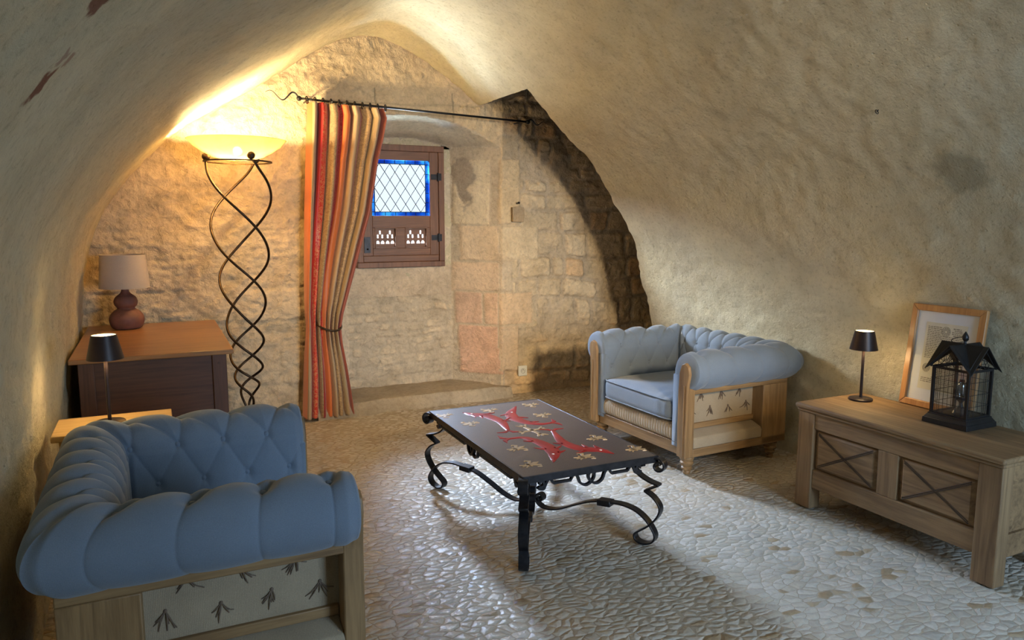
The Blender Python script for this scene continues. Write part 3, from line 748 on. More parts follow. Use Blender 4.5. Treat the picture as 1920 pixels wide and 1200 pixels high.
# ================================================================== ARMCHAIR
def chair(loc, rz, label, cush=0):
    r = empty('armchair', loc, rz, label, 'armchair', 'tufted blue-grey armchairs')
    IY, IX = .365, -.25; XF = .392           # inner faces, front end
    R = .100; sc, zc = .105, .632
    # profile (s outward, z)
    P = [(0, .27), (0, .45), (0, zc)]+[(sc-R*math.cos(a), zc+R*math.sin(a)) for a in np.linspace(0, math.radians(265), 44)][1:]
    P += [(sc-.012, zc-R+.0)]
    P = np.array(P); Lp = np.r_[0, np.cumsum(np.hypot(*np.diff(P, axis=0).T))]
    nv = 120; tv = np.linspace(0, Lp[-1], nv); ps = np.interp(tv, Lp, P[:, 0]); pz = np.interp(tv, Lp, P[:, 1])
    ds = np.gradient(ps); dz = np.gradient(pz); q = np.hypot(ds, dz); ns, nz = -dz/q, ds/q
    ker = np.ones(5)/5
    vc = (zc-.27)+R*math.radians(97)     # crown button row
    dv = .145
    def seg(which, nseg, shift=0.):
        nu = 230
        t = np.linspace(0, 1, nu); T, V = np.meshgrid(t, tv, indexing='ij')
        Sg = np.broadcast_to(ps, T.shape)
        if which == 'back':
            length = 2*IY; u = (T-.5)*2*(IY+Sg); 
            uu = T*nseg
        else:
            xb = IX-Sg; uu = T*nseg; u = xb+(XF-xb)*T
        qn = (vc-V)/dv
        a = uu+shift+np.clip(qn, 0, None)/2; bb = uu+shift-np.clip(qn, 0, None)/2
        fa = np.abs(np.sin(PI*a)); fb = np.abs(np.sin(PI*bb))
        puff = np.minimum(fa, fb)
        # on the flat inner side creases are shallower
        infade = smooth(2.35, 2.05, qn)
        outw = smooth(-.1, -.9, qn)
        d = .021*puff**.5*(1-outw)+outw*(.006+.010*puff**.30)
        plain = .021
        inner = smooth(.35, 1.3, qn)
        d = d*(1-inner)+inner*(.009*puff**.35+.006)
        d = d*infade+.016*(1-infade)
        # taper at ends of profile
        endf = smooth(0, .015, V)*smooth(Lp[-1], Lp[-1]-.05, V); d = d*endf
        # ends of segment
        if which == 'back': ef = smooth(0, .05, T)*smooth(1, .95, T)
        else: ef = smooth(0, .05, T)*(.25+.75*smooth(1, .955, T))
        d = d*ef
        # button dimples
        for row in (0, 1, 2):
            for i in range(-1, nseg+2):
                ub = i+(.5 if row == 1 else 0)-shift
                if ub < .15 or ub > nseg-.02: continue
                dd = np.hypot((uu-ub)*(1./nseg)*(.72 if which == 'back' else .66), (qn-row)*dv)
                d = d-(.022 if row == 0 else .012)*np.exp(-(dd/(.026 if row == 0 else .020))**2)*ef
        NS = np.broadcast_to(ns, T.shape); NZ = np.broadcast_to(nz, T.shape)
        ss = Sg+NS*d; zz = np.broadcast_to(pz, T.shape)+NZ*d
        return u, ss, zz, uu, qn
    LEN = {'back': 6, 'arm': 4}
    def emit(mb, Xg, Yg, Zg, flip):
        n, m = Xg.shape; I = np.arange(n*m).reshape(n, m)
        v = np.stack([Xg, Yg, Zg], -1).reshape(-1, 3)
        f = np.stack([I[:-1, :-1], I[1:, :-1], I[1:, 1:], I[:-1, 1:]], -1).reshape(-1, 4)
        mb.add(v.tolist(), f.tolist())
    def bt(which, sgn, nseg, shift):
        out = []
        for row in (0, 1, 2):
            for i in range(-1, nseg+2):
                ub = i+(.5 if row == 1 else 0)-shift
                if ub < .15 or ub > nseg-.15: continue
                v = vc-row*dv; s_ = np.interp(v, tv, ps); z_ = np.interp(v, tv, pz); n_s = np.interp(v, tv, ns); n_z = np.interp(v, tv, nz)
                dd = -.013 if row == 0 else -.003
                s2, z2 = s_+n_s*dd, z_+n_z*dd; T = ub/nseg
                if which == 'back': p = (IX-s2, (T-.5)*2*(IY+s_), z2); nn = (-n_s, 0, n_z)
                else: xb = IX-s_; p = (xb+(XF-xb)*T, sgn*(IY+s2), z2); nn = (0, sgn*n_s, n_z)
                out.append((p, nn))
        return out
    # back
    for which, sgn in (('back', 0), ('arm', 1), ('arm', -1)):
        sh = 0 if which == 'back' else .35
        u, ss, zz, uu, qn = seg(which, LEN[which], sh)
        mb = MB()
        if which == 'back': emit(mb, IX-ss, u, zz, False)
        else:
            emit(mb, u, sgn*(IY+ss), zz, False)
            # rounded closed front end cap
            m = nv; base = (u.shape[0]-1)*nv
            ring = [(u[-1, j], sgn*(IY+ss[-1, j]), zz[-1, j]) for j in range(m)]
            c = (XF, sgn*(IY+.10), .60)
            cen = np.array([[XF+.006, sgn*(IY+sc), zc] if zz[-1, j] > .56 else [XF+.006, sgn*(IY+.05), zz[-1, j]] for j in range(m)])
            rings = []
            for f_, ex in ((.07, .007), (.25, .010)):
                rr = [tuple(np.array(ring[j])*(1-f_)+np.array([XF, cen[j][1], cen[j][2]])*f_+np.array([ex, 0, 0])) for j in range(m)]; rings.append(rr)
            allr = [ring]+rings; v = [p for q_ in allr for p in q_]; f = []
            for a_ in range(2):
                for j in range(m-1): f.append((a_*m+j, (a_+1)*m+j, (a_+1)*m+j+1, a_*m+j+1))
            k0 = len(v); v.append((XF+.008, sgn*(IY+sc*.8), zc-.02))
            for j in range(m-1): f.append((2*m+j, k0, 2*m+j+1))
            f.append((2*m+m-1, k0, 2*m))
            mb.add(v, f)
            mb.box(.362, .403, min(sgn*.361, sgn*.434), max(sgn*.361, sgn*.434), .165, .60)
        mb.build('backrest' if which == 'back' else 'armrest', BLUE, r, smooth=True)
        for p, nn in bt(which, sgn, LEN[which], sh):
            b = MB(); b.lathe([(.001, .006), (.007, .0048), (.0105, .001), (.010, -.006), (.001, -.007)], 12, cap=False)
            o = b.build('button', BUTTON, r, smooth=True); o.location = p; o.rotation_euler = Vector(nn).to_track_quat('Z', 'Y').to_euler()
    # inner core of arms and back (carcass)
    b = MB(); 
    for s in (1, -1): b.box(-.24, .36, min(s*.372, s*.41), max(s*.372, s*.41), .20, .56)
    b.box(-.30, -.262, -.40, .40, .20, .56); b.build('inner_carcass', BURLAP, r)
    # wooden posts on the front of the arms
    for s in (1, -1):
        out = [(.425, .115), (.5, .115), (.5, .50), (.505, .56), (.517, .62), (.507, .665), (.480, .685), (.450, .672), (.430, .62), (.425, .50)]
        pts = [(y*s, z) for y, z in out]
        b = MB(); b.prism(pts, 0, .355, .420); b.build('front_post', OAK, r, bevel=.005)
        b = MB(); b.prism([(s*.472, .12), (s*.480, .12), (s*.480, .55), (s*.472, .55)], 0, .416, .424); b.build('post_moulding', OAK, r, bevel=.002)
        # side frame
        y0, y1 = (.455, .50) if s > 0 else (-.50, -.455)
        b = MB(); b.box(-.40, .36, y0, y1, .495, .535); b.build('upper_rail', OAKX, r, bevel=.004)
        yb0, yb1 = (.40, .50) if s > 0 else (-.50, -.40)
        b = MB(); b.box(-.40, -.195, yb0, yb1, .12, .495); b.build('rear_board', OAK, r, bevel=.004)
        b = MB(); b.box(-.40, .36, yb0, yb1, .115, .165); b.build('lower_rail', OAKX, r, bevel=.004)
        ye0, ye1 = (.40, .425) if s > 0 else (-.425, -.40)
        b = MB(); b.box(-.195, .355, ye0, ye1, .262, .295); b.build('panel_batten', OAKX, r, bevel=.003)
        # burlap ledge and recessed panel
        lp = [(.402, .165), (.498, .165), (.500, .215), (.492, .232), (.402, .262)]
        b = MB(); b.prism([(y*s, z) for y, z in lp], 0, -.195, .356); b.build('burlap_ledge', BURLAP, r, bevel=.006)
        lp = [(.402, .165), (.498, .165), (.498, .21), (.402, .21)]
        yp = .404*s; b = MB(); b.box(-.195, .355, min(yp, yp-.01*s), max(yp, yp-.01*s), .25, .50); b.build('burlap_panel', BURLAP, r)
        rg = random.Random(int(5+s))
        for tx, tz in ((-.08, .475), (.07, .475), (.23, .475), (-.14, .385), (.01, .375), (.155, .385), (.30, .38)):
            b = MB()
            b.sphere((tx, yp+.006*s, tz), .006, 5)
            for kx in range(7):
                a = rg.uniform(-1, 1)*.95; l_ = rg.uniform(.035, .065)
                b.tube(spline([(tx, yp+.006*s, tz), (tx+l_*.5*math.sin(a), yp+.012*s, tz-l_*.42), (tx+l_*math.sin(a)*1.0+rg.uniform(-.006, .006), yp+.007*s, tz-l_*math.cos(a))], 4), .0016, 5)
            b.build('string_tassel', JUTE, r)
    # front rail with burlap roll
    b = MB(); b.box(.345, .395, -.41, .41, .115, .185); b.build('front_rail', OAKY, r, bevel=.004)
    n, m = 360, 30
    Yg, A = np.meshgrid(np.linspace(-.412, .412, n), np.linspace(-PI/2, PI/2, m), indexing='ij')
    rib = .004*np.abs(np.sin(Yg/.0125*PI/2))**.6*np.cos(A)**.3
    rx = .040*np.cos(A)**.5+rib; rz_ = .056*np.sin(A)
    g = grid('burlap_front_roll', .355+rx, Yg, .240+rz_, BURLAP); g.parent = r
    b = MB()
    for i in range(52): 
        y = -.40+.8*i/51; b.sphere((.402, y, .190), .0035, 4)
    b.build('stitched_edging', JUTE, r)
    b = MB(); b.box(-.3, .35, -.40, .40, .18, .296); b.build('seat_platform', BURLAP, r, bevel=.01)
    b = MB(); b.box(-.40, -.36, -.40, .40, .115, .52); b.build('back_board', OAKY, r, bevel=.003)
    # cushion
    n = 96
    aa, bb_ = np.meshgrid(np.linspace(-PI, PI, 240), np.linspace(-PI/2, PI/2, 60), indexing='ij')
    se = lambda c, e: np.sign(c)*np.abs(c)**e
    cxx, cyy, czz = .335, .355, .072
    Xq = se(np.cos(bb_), .22)*se(np.cos(aa), .16)*cxx; Yq = se(np.cos(bb_), .22)*se(np.sin(aa), .16)*cyy; Zq = se(np.sin(bb_), .42)*czz
    dome = .020*np.clip(1-(Xq/cxx)**4, 0, 1)*np.clip(1-(Yq/cyy)**4, 0, 1)*np.sign(Zq)*np.clip(np.abs(Zq)/czz*1.5, 0, 1)
    wr = .0030*np.sin(Yq*95+3*np.sin(Yq*17))*np.exp(-((Yq-.10)/.16)**2)*smooth(.1, .3, Xq)
    edgep = .006*np.exp(-((np.abs(Zq)-czz*.80)/.006)**2)
    g = grid('seat_cushion', Xq*(1+wr*4)+.085+edgep*np.sign(Xq)*(np.abs(Xq) > cxx*.9), Yq+edgep*np.sign(Yq)*(np.abs(Yq) > cyy*.9), Zq+dome+wr+.372, BLUE); g.parent = r
    for zz_ in (.058, -.058):
        pts = []
        for a in np.linspace(-PI, PI, 120, endpoint=False):
            pts.append((.085+float(se(np.cos(a), .16))*(cxx-.002), float(se(np.sin(a), .16))*(cyy-.002), .372+zz_))
        b = MB(); b.tube(pts, .0035, 6, closed=True); o = b.build('piping', BLUE, g, smooth=True)
    # turned feet
    for x in (.35, -.335):
        for y in (.44, -.44):
            b = MB(); b.lathe([(.001, 0), (.020, 0), (.024, .012), (.020, .022), (.030, .030), (.033, .042), (.026, .050), (.036, .058), (.041, .072), (.034, .082), (.040, .090), (.043, .102), (.036, .117), (.001, .117)], 28, (x, y, 0), cap=False)
            b.build('turned_foot', OAK, r, smooth='auto')
    return r
chair((.11, 2.655, .0), 0, 'blue-grey tufted armchair in the left foreground, its back against the left wall')
chair((3.135, 3.86, .0), PI+.035, 'blue-grey tufted armchair beyond the coffee table, its back to the right wall')

# ================================================================== COFFEE TABLE
def coffee():
    A = (1.345, 2.67); 
    cx, cy = 1.687, 3.272
    r = empty('coffee_table', (cx, cy, 0), math.radians(-.6), 'low black wrought-iron coffee table with painted dark top on the pebble floor', 'coffee table')
    hx, hy = .345, .605; zt = .437
    k = M('mottled_brown_slab', .33, 0, .5); v = k.map(); n = k.noise(v, 6, 6, .7); n2 = k.noise(v, 160, 3)
    k.color(k.mix(.5, k.ramp(n, [(.3, (.045, .032, .028)), (.7, (.085, .062, .054))]), k.ramp(n2, [(.3, (.05, .036, .032)), (.7, (.085, .062, .052))])))
    k.bump(n2, .35, .002)
    b = MB(); b.box(-hx+.006, hx-.006, -hy+.006, hy-.006, zt-.025, zt-.001); b.build('table_top', k.m, r)
    b = MB()
    for q in ((-hx, hx, -hy, -hy+.008), (-hx, hx, hy-.008, hy), (-hx, -hx+.008, -hy, hy), (hx-.008, hx, -hy, hy)): b.box(q[0], q[1], q[2], q[3], zt-.032, zt)
    b.build('edge_frame', IRON, r, bevel=.001)
    # --- painted motifs, thin relief
    RED = simple('red_enamel', (.27, .020, .017), .36, 0, .12, .1, 40, .2); TAN = simple('dull_gold_paint', (.36, .24, .115), .4, .2, .5, .1, 60, .2); WHT = simple('white_enamel', (.8, .8, .75), .3)
    z0 = zt-.0012
    def T(p): return (p[0]-cx, p[1]-cy)
    def ribbon(b, pts, ws, z=z0, h=.0022):
        P = [Vector((p[0], p[1], 0)) for p in pts]; N = len(P); v = []
        for i in range(N):
            t = (P[min(i+1, N-1)]-P[max(i-1, 0)]); t.normalize(); nn = Vector((-t.y, t.x, 0)); w_ = ws[i]
            for s_, zz_ in ((-1, z), (-.75, z+h), (.75, z+h), (1, z)): q_ = P[i]+nn*w_*s_; v.append((q_.x, q_.y, zz_))
        f = []
        for i in range(N-1):
            for j in range(3): a_ = i*4+j; f.append((a_, a_+1, a_+5, a_+4))
        f += [(0, 1, 2, 3), tuple(N*4-1-j for j in range(4))]
        b.add(v, f)
    D = [([(1.502,3.766),(1.538,3.707),(1.59,3.66),(1.614,3.571),(1.618,3.494),(1.599,3.403),(1.582,3.334)], -1),
         ([(1.835,3.77),(1.738,3.636),(1.715,3.538),(1.727,3.457),(1.756,3.404),(1.795,3.371),(1.849,3.368)], 1),
         ([(1.553,2.79),(1.614,2.899),(1.636,2.978),(1.637,3.06),(1.621,3.141),(1.589,3.194),(1.525,3.20)], 1),
         ([(1.863,2.778),(1.833,2.856),(1.778,2.898),(1.748,2.959),(1.74,3.047),(1.761,3.137),(1.786,3.23)], -1)]
    prof_w = [.003, .024, .036, .037, .032, .024, .015, .011]
    for pts, sg in D:
        sp = spline([(*T(p), 0) for p in pts], 8); N = len(sp)
        ws = [float(np.interp(i/(N-1), [0, .10, .22, .35, .55, .75, .9, 1], prof_w)) for i in range(N)]
        b = MB(); ribbon(b, [(p.x, p.y) for p in sp], ws)
        def at(f, off):
            i = int(f*(N-1)); t = (sp[min(i+1, N-1)]-sp[max(i-1, 0)]).normalized(); nn = Vector((-t.y, t.x, 0)); return sp[i]+nn*off, t, nn
        e, t, nn = at(1, 0)
        for s_ in (-1, 1):
            ribbon(b, [(e.x, e.y), (e.x+t.x*.030+nn.x*s_*.022, e.y+t.y*.030+nn.y*s_*.022), (e.x+t.x*.035+nn.x*s_*.065, e.y+t.y*.035+nn.y*s_*.065)], [.008, .013, .001])
        for f_, o_, ln_, s_ in ((.32, .022, .05, 1), (.32, .022, .045, -1), (.62, .016, .035, 1), (.20, .02, .04, -1)):
            p, t, nn = at(f_, o_*s_); ribbon(b, [(p.x, p.y), (p.x+nn.x*s_*ln_*.5+t.x*.015, p.y+nn.y*s_*ln_*.5+t.y*.015), (p.x+nn.x*s_*ln_+t.x*.035, p.y+nn.y*s_*ln_+t.y*.035)], [.014, .009, .001])
        o = b.build('painted_dolphin', RED, r, smooth='auto')
        p, t, nn = at(.16, .004); b = MB(); b.lathe([(.006, 0), (.006, .0035), (.001, .0045)], 12, (p.x, p.y, z0)); b.build('eye', WHT, o)
    for lx, ly in [(1.394,3.754),(1.664,3.754),(1.931,3.762),(1.888,3.532),(1.461,3.541),(1.487,3.038),(1.913,3.025),(1.988,2.797),(1.71,2.798),(1.441,2.804)]:
        x, y = T((lx, ly)); b = MB(); S_ = 1 if ly > 3.3 else -1
        a = math.radians(200 if S_ > 0 else 20); ca, sa = math.cos(a), math.sin(a)
        def q(u, v_): return (x+(u*ca-v_*sa), y+(u*sa+v_*ca))
        ribbon(b, [q(-.045, 0), q(-.02, 0), q(.01, 0), q(.035, 0), q(.058, 0)], [.004, .006, .008, .014, .001])
        for s_ in (-1, 1):
            ribbon(b, [q(-.040, s_*.022), q(-.015, s_*.006), q(.012, s_*.012), q(.034, s_*.034), q(.022, s_*.050), q(.008, s_*.042)], [.003, .006, .008, .010, .007, .002])
        ribbon(b, [q(-.006, -.024), q(-.006, .024)], [.005, .005])
        b.build('painted_lily', TAN, r, smooth='auto')
    b = MB(); x, y = T((1.693, 3.285)); 
    for a, Ln in ((math.radians(-84), .098), (math.radians(8), .072)):
        ca, sa = math.cos(a), math.sin(a)
        for s_ in (-1, 1):
            ribbon(b, [(x, y), (x+ca*s_*Ln*.7, y+sa*s_*Ln*.7), (x+ca*s_*Ln*1.1, y+sa*s_*Ln*1.1)], [.012, .010, .006])
            for w_ in (-1, 1):
                ribbon(b, [(x+ca*s_*Ln*.75, y+sa*s_*Ln*.75), (x+ca*s_*Ln*.95-sa*w_*.018, y+sa*s_*Ln*.95+ca*w_*.018), (x+ca*s_*Ln*1.12-sa*w_*.030, y+sa*s_*Ln*1.12+ca*w_*.030)], [.009, .009, .003])
    b.build('painted_cross', TAN, r, smooth='auto')
    # --- legs in diagonal planes + stretchers
    LD = 1.36
    ang = math.atan2(2*hy, 2*hx)
    def spiral(c, r0, a0, turns, sg, n=22):
        return [(c[0]+r0*(1-.75*t)*math.cos(a0+sg*t*turns*2*PI), c[1]+r0*(1-.75*t)*math.sin(a0+sg*t*turns*2*PI)) for t in np.linspace(0, 1, n)]
    # local (s from corner inwards, z)
    body = [(.060, .425), (.105, .405), (.115, .37), (.085, .335), (.035, .312), (-.018, .300)]
    body2 = [(-.018, .300), (.052, .262)]
    body3 = [(.052, .262), (.005, .235), (-.025, .195), (-.015, .150), (.025, .100), (.065, .068), (.098, .040), (.088, .012), (.052, .004), (.010, .020), (-.005, .050), (.010, .085), (.045, .125), (.095, .155), (.160, .168), (.230, .165)]
    scroll = spiral((-.012, .392), .036, math.radians(70), 1.25, 1)[::-1]
    stret = [(.225, .166), (.32, .150), (.42, .110), (.51, .068), (.585, .050), (.635, .060), (.660, .090)]
    for dxs, dys in ((-1, -1), (1, -1), (1, 1), (-1, 1)):
        cxn, cyn = dxs*(hx-.005), dys*(hy-.005)
        d = Vector((-dxs*math.cos(ang), -dys*math.sin(ang), 0)); wdir = Vector((-d.y, d.x, 0))
        def W(p): return (cxn+d.x*p[0], cyn+d.y*p[0], p[1])
        path = scroll+[(.012, .425), (.035, .43)]
        pts = [(p[0], 0, p[1]) for p in path]
        s1 = spline([(p[0], 0, p[1]) for p in (path[-6:]+body)], 5)
        s0 = [Vector((p[0], 0, p[1])) for p in path[:-6]]
        s3 = spline([(p[0], 0, p[1]) for p in body3], 6)
        b = MB(); allp = s0+s1; b.tube([W((p.x, p.z)) for p in allp], 0, flat=(wdir, .021, .0042))
        b.tube([W(p) for p in body2], 0, flat=(wdir, .021, .0042))
        b.tube([W((p.x, p.z)) for p in s3], 0, flat=(wdir, .021, .0042))
        b.build('leg', IRON, r, bevel=.0012, seg=1)
        b = MB(); s4 = spline([(p[0], 0, p[1]) for p in stret], 6)+[Vector((p[0], 0, p[1])) for p in spiral((.630, .098), .026, 0, 1.1, 1)]
        b.tube([W((p.x, p.z)) for p in s4], 0, flat=(wdir, .019, .004)); b.build('stretcher', IRON, r, bevel=.0012, seg=1)
        b = MB(); c0, c1 = W((.225, .158)), W((.295, .153)); b.tube([c0, c1], 0, flat=(wdir, .026, .014)); b.build('stretcher_clamp', IRON, r, bevel=.002, seg=1)
    b = MB(); b.lathe([(.001, .055), (.018, .06), (.022, .085), (.016, .105), (.001, .11)], 16, cap=False); b.build('centre_collar', IRON, r, smooth='auto')
    # --- apron ornaments
    def half(Lh):
        c = Lh-.045
        return (spiral((c, .378), .019, math.radians(-40), 1.0, -1, 14)[::-1][:-1]+[(c+.010, .356), (c-.012, .352), (c-.022, .370), (c-.036, .392), (c-.052, .384), (c-.06, .371)],
                [(c-.06, .371), (.105, .371), (.092, .394), (.080, .396)],
                [(.080, .396), (.068, .380), (.056, .352), (.030, .338), (.004, .346), (-.014, .370), (-.010, .396), (.008, .404), (.018, .392), (.010, .382)])
    for side in range(4):
        Lh = hx-.05 if side < 2 else hy-.05
        b = MB()
        for s_ in (1, -1):
            for seg_, smth in zip(half(Lh), (1, 0, 1)):
                pl = [(p[0]*s_, 0, p[1]+.012) for p in seg_]
                if smth: pl = [tuple(q_) for q_ in spline(pl, 5)]
                if side < 2:
                    yv = (-1 if side == 0 else 1)*(hy-.022); pts = [(p[0], yv, p[2]) for p in pl]; wd = (0, 1, 0)
                else:
                    xv = (-1 if side == 2 else 1)*(hx-.022); pts = [(xv, p[0], p[2]) for p in pl]; wd = (1, 0, 0)
                b.tube(pts, 0, flat=(wd, .008, .005))
        b.build('apron_scroll', IRON, r)
coffee()

# ================================================================== CHEST AND WHAT STANDS ON IT
def chest():
    r = empty('oak_chest', (3.285, 2.275, 0), 0, 'long aged oak chest with crossed panels on tall legs against right wall', 'chest')
    xf, xb = -.262, .20; yl, yr = .505, -.545
    b = MB(); b.box(xf-.016, xb+.02, yr-.012, yl+.018, .529, .555); b.build('lid', CHEST, r, bevel=.009)
    b = MB(); b.box(xf-.007, xb+.01, yr-.006, yl+.010, .514, .530); b.build('lid_moulding', CHEST, r, bevel=.005)
    for x in (xf, xb-.085):
        for y in (yl-.095, yr):
            b = MB(); b.box(x, x+.075, y, y+.10, 0, .515); b.build('leg', CHESTZ, r, bevel=.005)
    x = xf+.008
    b = MB(); b.box(x, x+.03, yr+.1, yl-.095, .430, .515); b.build('upper_rail', CHEST, r, bevel=.004)
    b = MB(); b.box(x, x+.03, yr+.1, yl-.095, .115, .215); b.build('lower_rail', CHEST, r, bevel=.004)
    b = MB(); b.box(x, x+.03, -.075, .03, .215, .430); b.build('middle_stile', CHESTZ, r, bevel=.004)
    for ya, yb in ((.03, yl-.095), (yr+.1, -.075)):
        b = MB(); b.box(x+.020, x+.03, ya, yb, .215, .430)
        i = .030   # bevelled field
        b.add([(x+.022, ya+.001, .216), (x+.022, yb-.001, .216), (x+.022, yb-.001, .429), (x+.022, ya+.001, .429), (x+.003, ya+i, .220+i*.6), (x+.003, yb-i, .220+i*.6), (x+.003, yb-i, .425-i*.6), (x+.003, ya+i, .425-i*.6)],
              [(0, 1, 5, 4), (1, 2, 6, 5), (2, 3, 7, 6), (3, 0, 4, 7), (4, 5, 6, 7)])
        p = b.build('carved_panel', CHEST, r)
        b = MB()
        for q in (((ya+.03, .236), (yb-.03, .410)), ((ya+.03, .410), (yb-.03, .236))):
            (y_a, z_a), (y_b, z_b) = q
            for off in (-.0045, .0045):
                b.tube([(x+.0025, y_a, z_a+off), (x+.0025, y_b, z_b+off)], .0030, 6)
        b.build('crossed_moulding', GROOVE, p)
    # ends
    for y, s in ((yr+.01, 1), (yl-.04, 1)):
        b = MB(); b.box(xf+.075, xb-.085, y, y+.03, .430, .515); b.box(xf+.075, xb-.085, y, y+.03, .115, .215); b.box(xf+.075, xb-.085, y+.012, y+.026, .215, .430); b.build('end_panel', CHEST, r, bevel=.003)
    b = MB(); b.box(xb-.04, xb-.02, yr+.1, yl-.095, .115, .515); b.box(xf+.05, xb-.03, yr+.05, yl-.05, .12, .135); b.build('back_and_bottom_boards', CHEST, r)
chest()

def picture():
    y0 = 2.165; W, H = .385, .525; lean = math.atan2(.065, H)
    r = empty('framed_document', (3.492, y0+W/2, .557), 0, 'wood-framed document in a pale blue mount leaning on wall behind lantern', 'picture')
    # local: picture plane y horizontal, z up, facing -x ; then tilt about y
    r.rotation_euler = (0, lean, 0)
    t = .034
    b = MB()
    def miter(b, a0, a1, c0, c1): pass
    yl_, yr_ = -W/2, W/2
    prs = [[(yl_, 0), (yr_, 0), (yr_-t, t), (yl_+t, t)], [(yr_, 0), (yr_, H), (yr_-t, H-t), (yr_-t, t)], [(yr_, H), (yl_, H), (yl_+t, H-t), (yr_-t, H-t)], [(yl_, H), (yl_, 0), (yl_+t, t), (yl_+t, H-t)]]
    for p in prs: b.prism(p, 0, -.012, .012)
    b.build('frame', FRAMEW, r, bevel=.004)
    b = MB(); b.box(0, .010, yl_+.01, yr_-.01, .01, H-.01); b.build('mount', simple('pale_blue_mount', (.74, .79, .88), .7, var=.02), r)
    pw0, pw1, pz0, pz1 = yl_+.085, yr_-.085, .095, H-.088
    k = M('aged_paper_print', .75); k.color(k.ramp(k.noise(k.map(), 14, 4), [(.3, (.66, .65, .55)), (.7, (.78, .77, .67))]))
    b = MB(); b.box(-.0015, .0, pw0, pw1, pz0, pz1); b.build('document', k.m, r)
    INK = simple('brown_ink', (.10, .09, .07), .8)
    b = MB(); rg = random.Random(3); z = pz1-.022; row = 0
    def stroke(y_a, y_b, z_, h): b.box(-.0022, -.0014, min(y_a, y_b), max(y_a, y_b), z_, z_+h)
    # lines of tiny handwriting (left of the sheet is +y)
    while z > pz0+.03:
        y = pw1-.012
        while y > pw0+.012:
            w_ = rg.uniform(.006, .018)
            if y-w_ < pw0+.01: break
            if not (abs(y-(pw0+pw1)/2) < .028 and z > pz1-.065) and not (row > 17 and y > pw1-.06 and z > pz0+.06 and z < pz0+.16):
                stroke(y, y-w_, z, .0016)
                for q_ in range(int(w_/.003)):
                    stroke(y-q_*.003, y-q_*.003-.0008, z-.001, rg.uniform(.003, .0055))
            y -= w_+.003
        z -= .0088; row += 1
    b.build('handwriting', INK, r)
    SEAL = simple('faded_seal', (.30, .29, .25), .8)
    for cy_, cz_, rr in (((pw0+pw1)/2, pz1-.040, .022), (pw1-.032, pz0+.11, .019)):
        b = MB()
        for q_ in (1, .72, .4):
            b.tube([(-.002, cy_+rr*q_*math.cos(a), cz_+rr*q_*math.sin(a)*1.1) for a in np.linspace(0, 2*PI, 24, endpoint=False)], .0012, 5, closed=True)
        for a in np.linspace(0, 2*PI, 10, endpoint=False):
            b.tube([(-.002, cy_+rr*.3*math.cos(a), cz_+rr*.3*math.sin(a)), (-.002, cy_+rr*.95*math.cos(a), cz_+rr*.95*math.sin(a))], .0008, 4)
        b.build('seal_stamp', SEAL, r)
    b = MB(); b.box(-.0045, -.003, yl_+t*.8, yr_-t*.8, t*.8, H-t*.8); b.build('glass_pane', glass('picture_glass', (1, 1, 1), .05, .03), r)
picture()

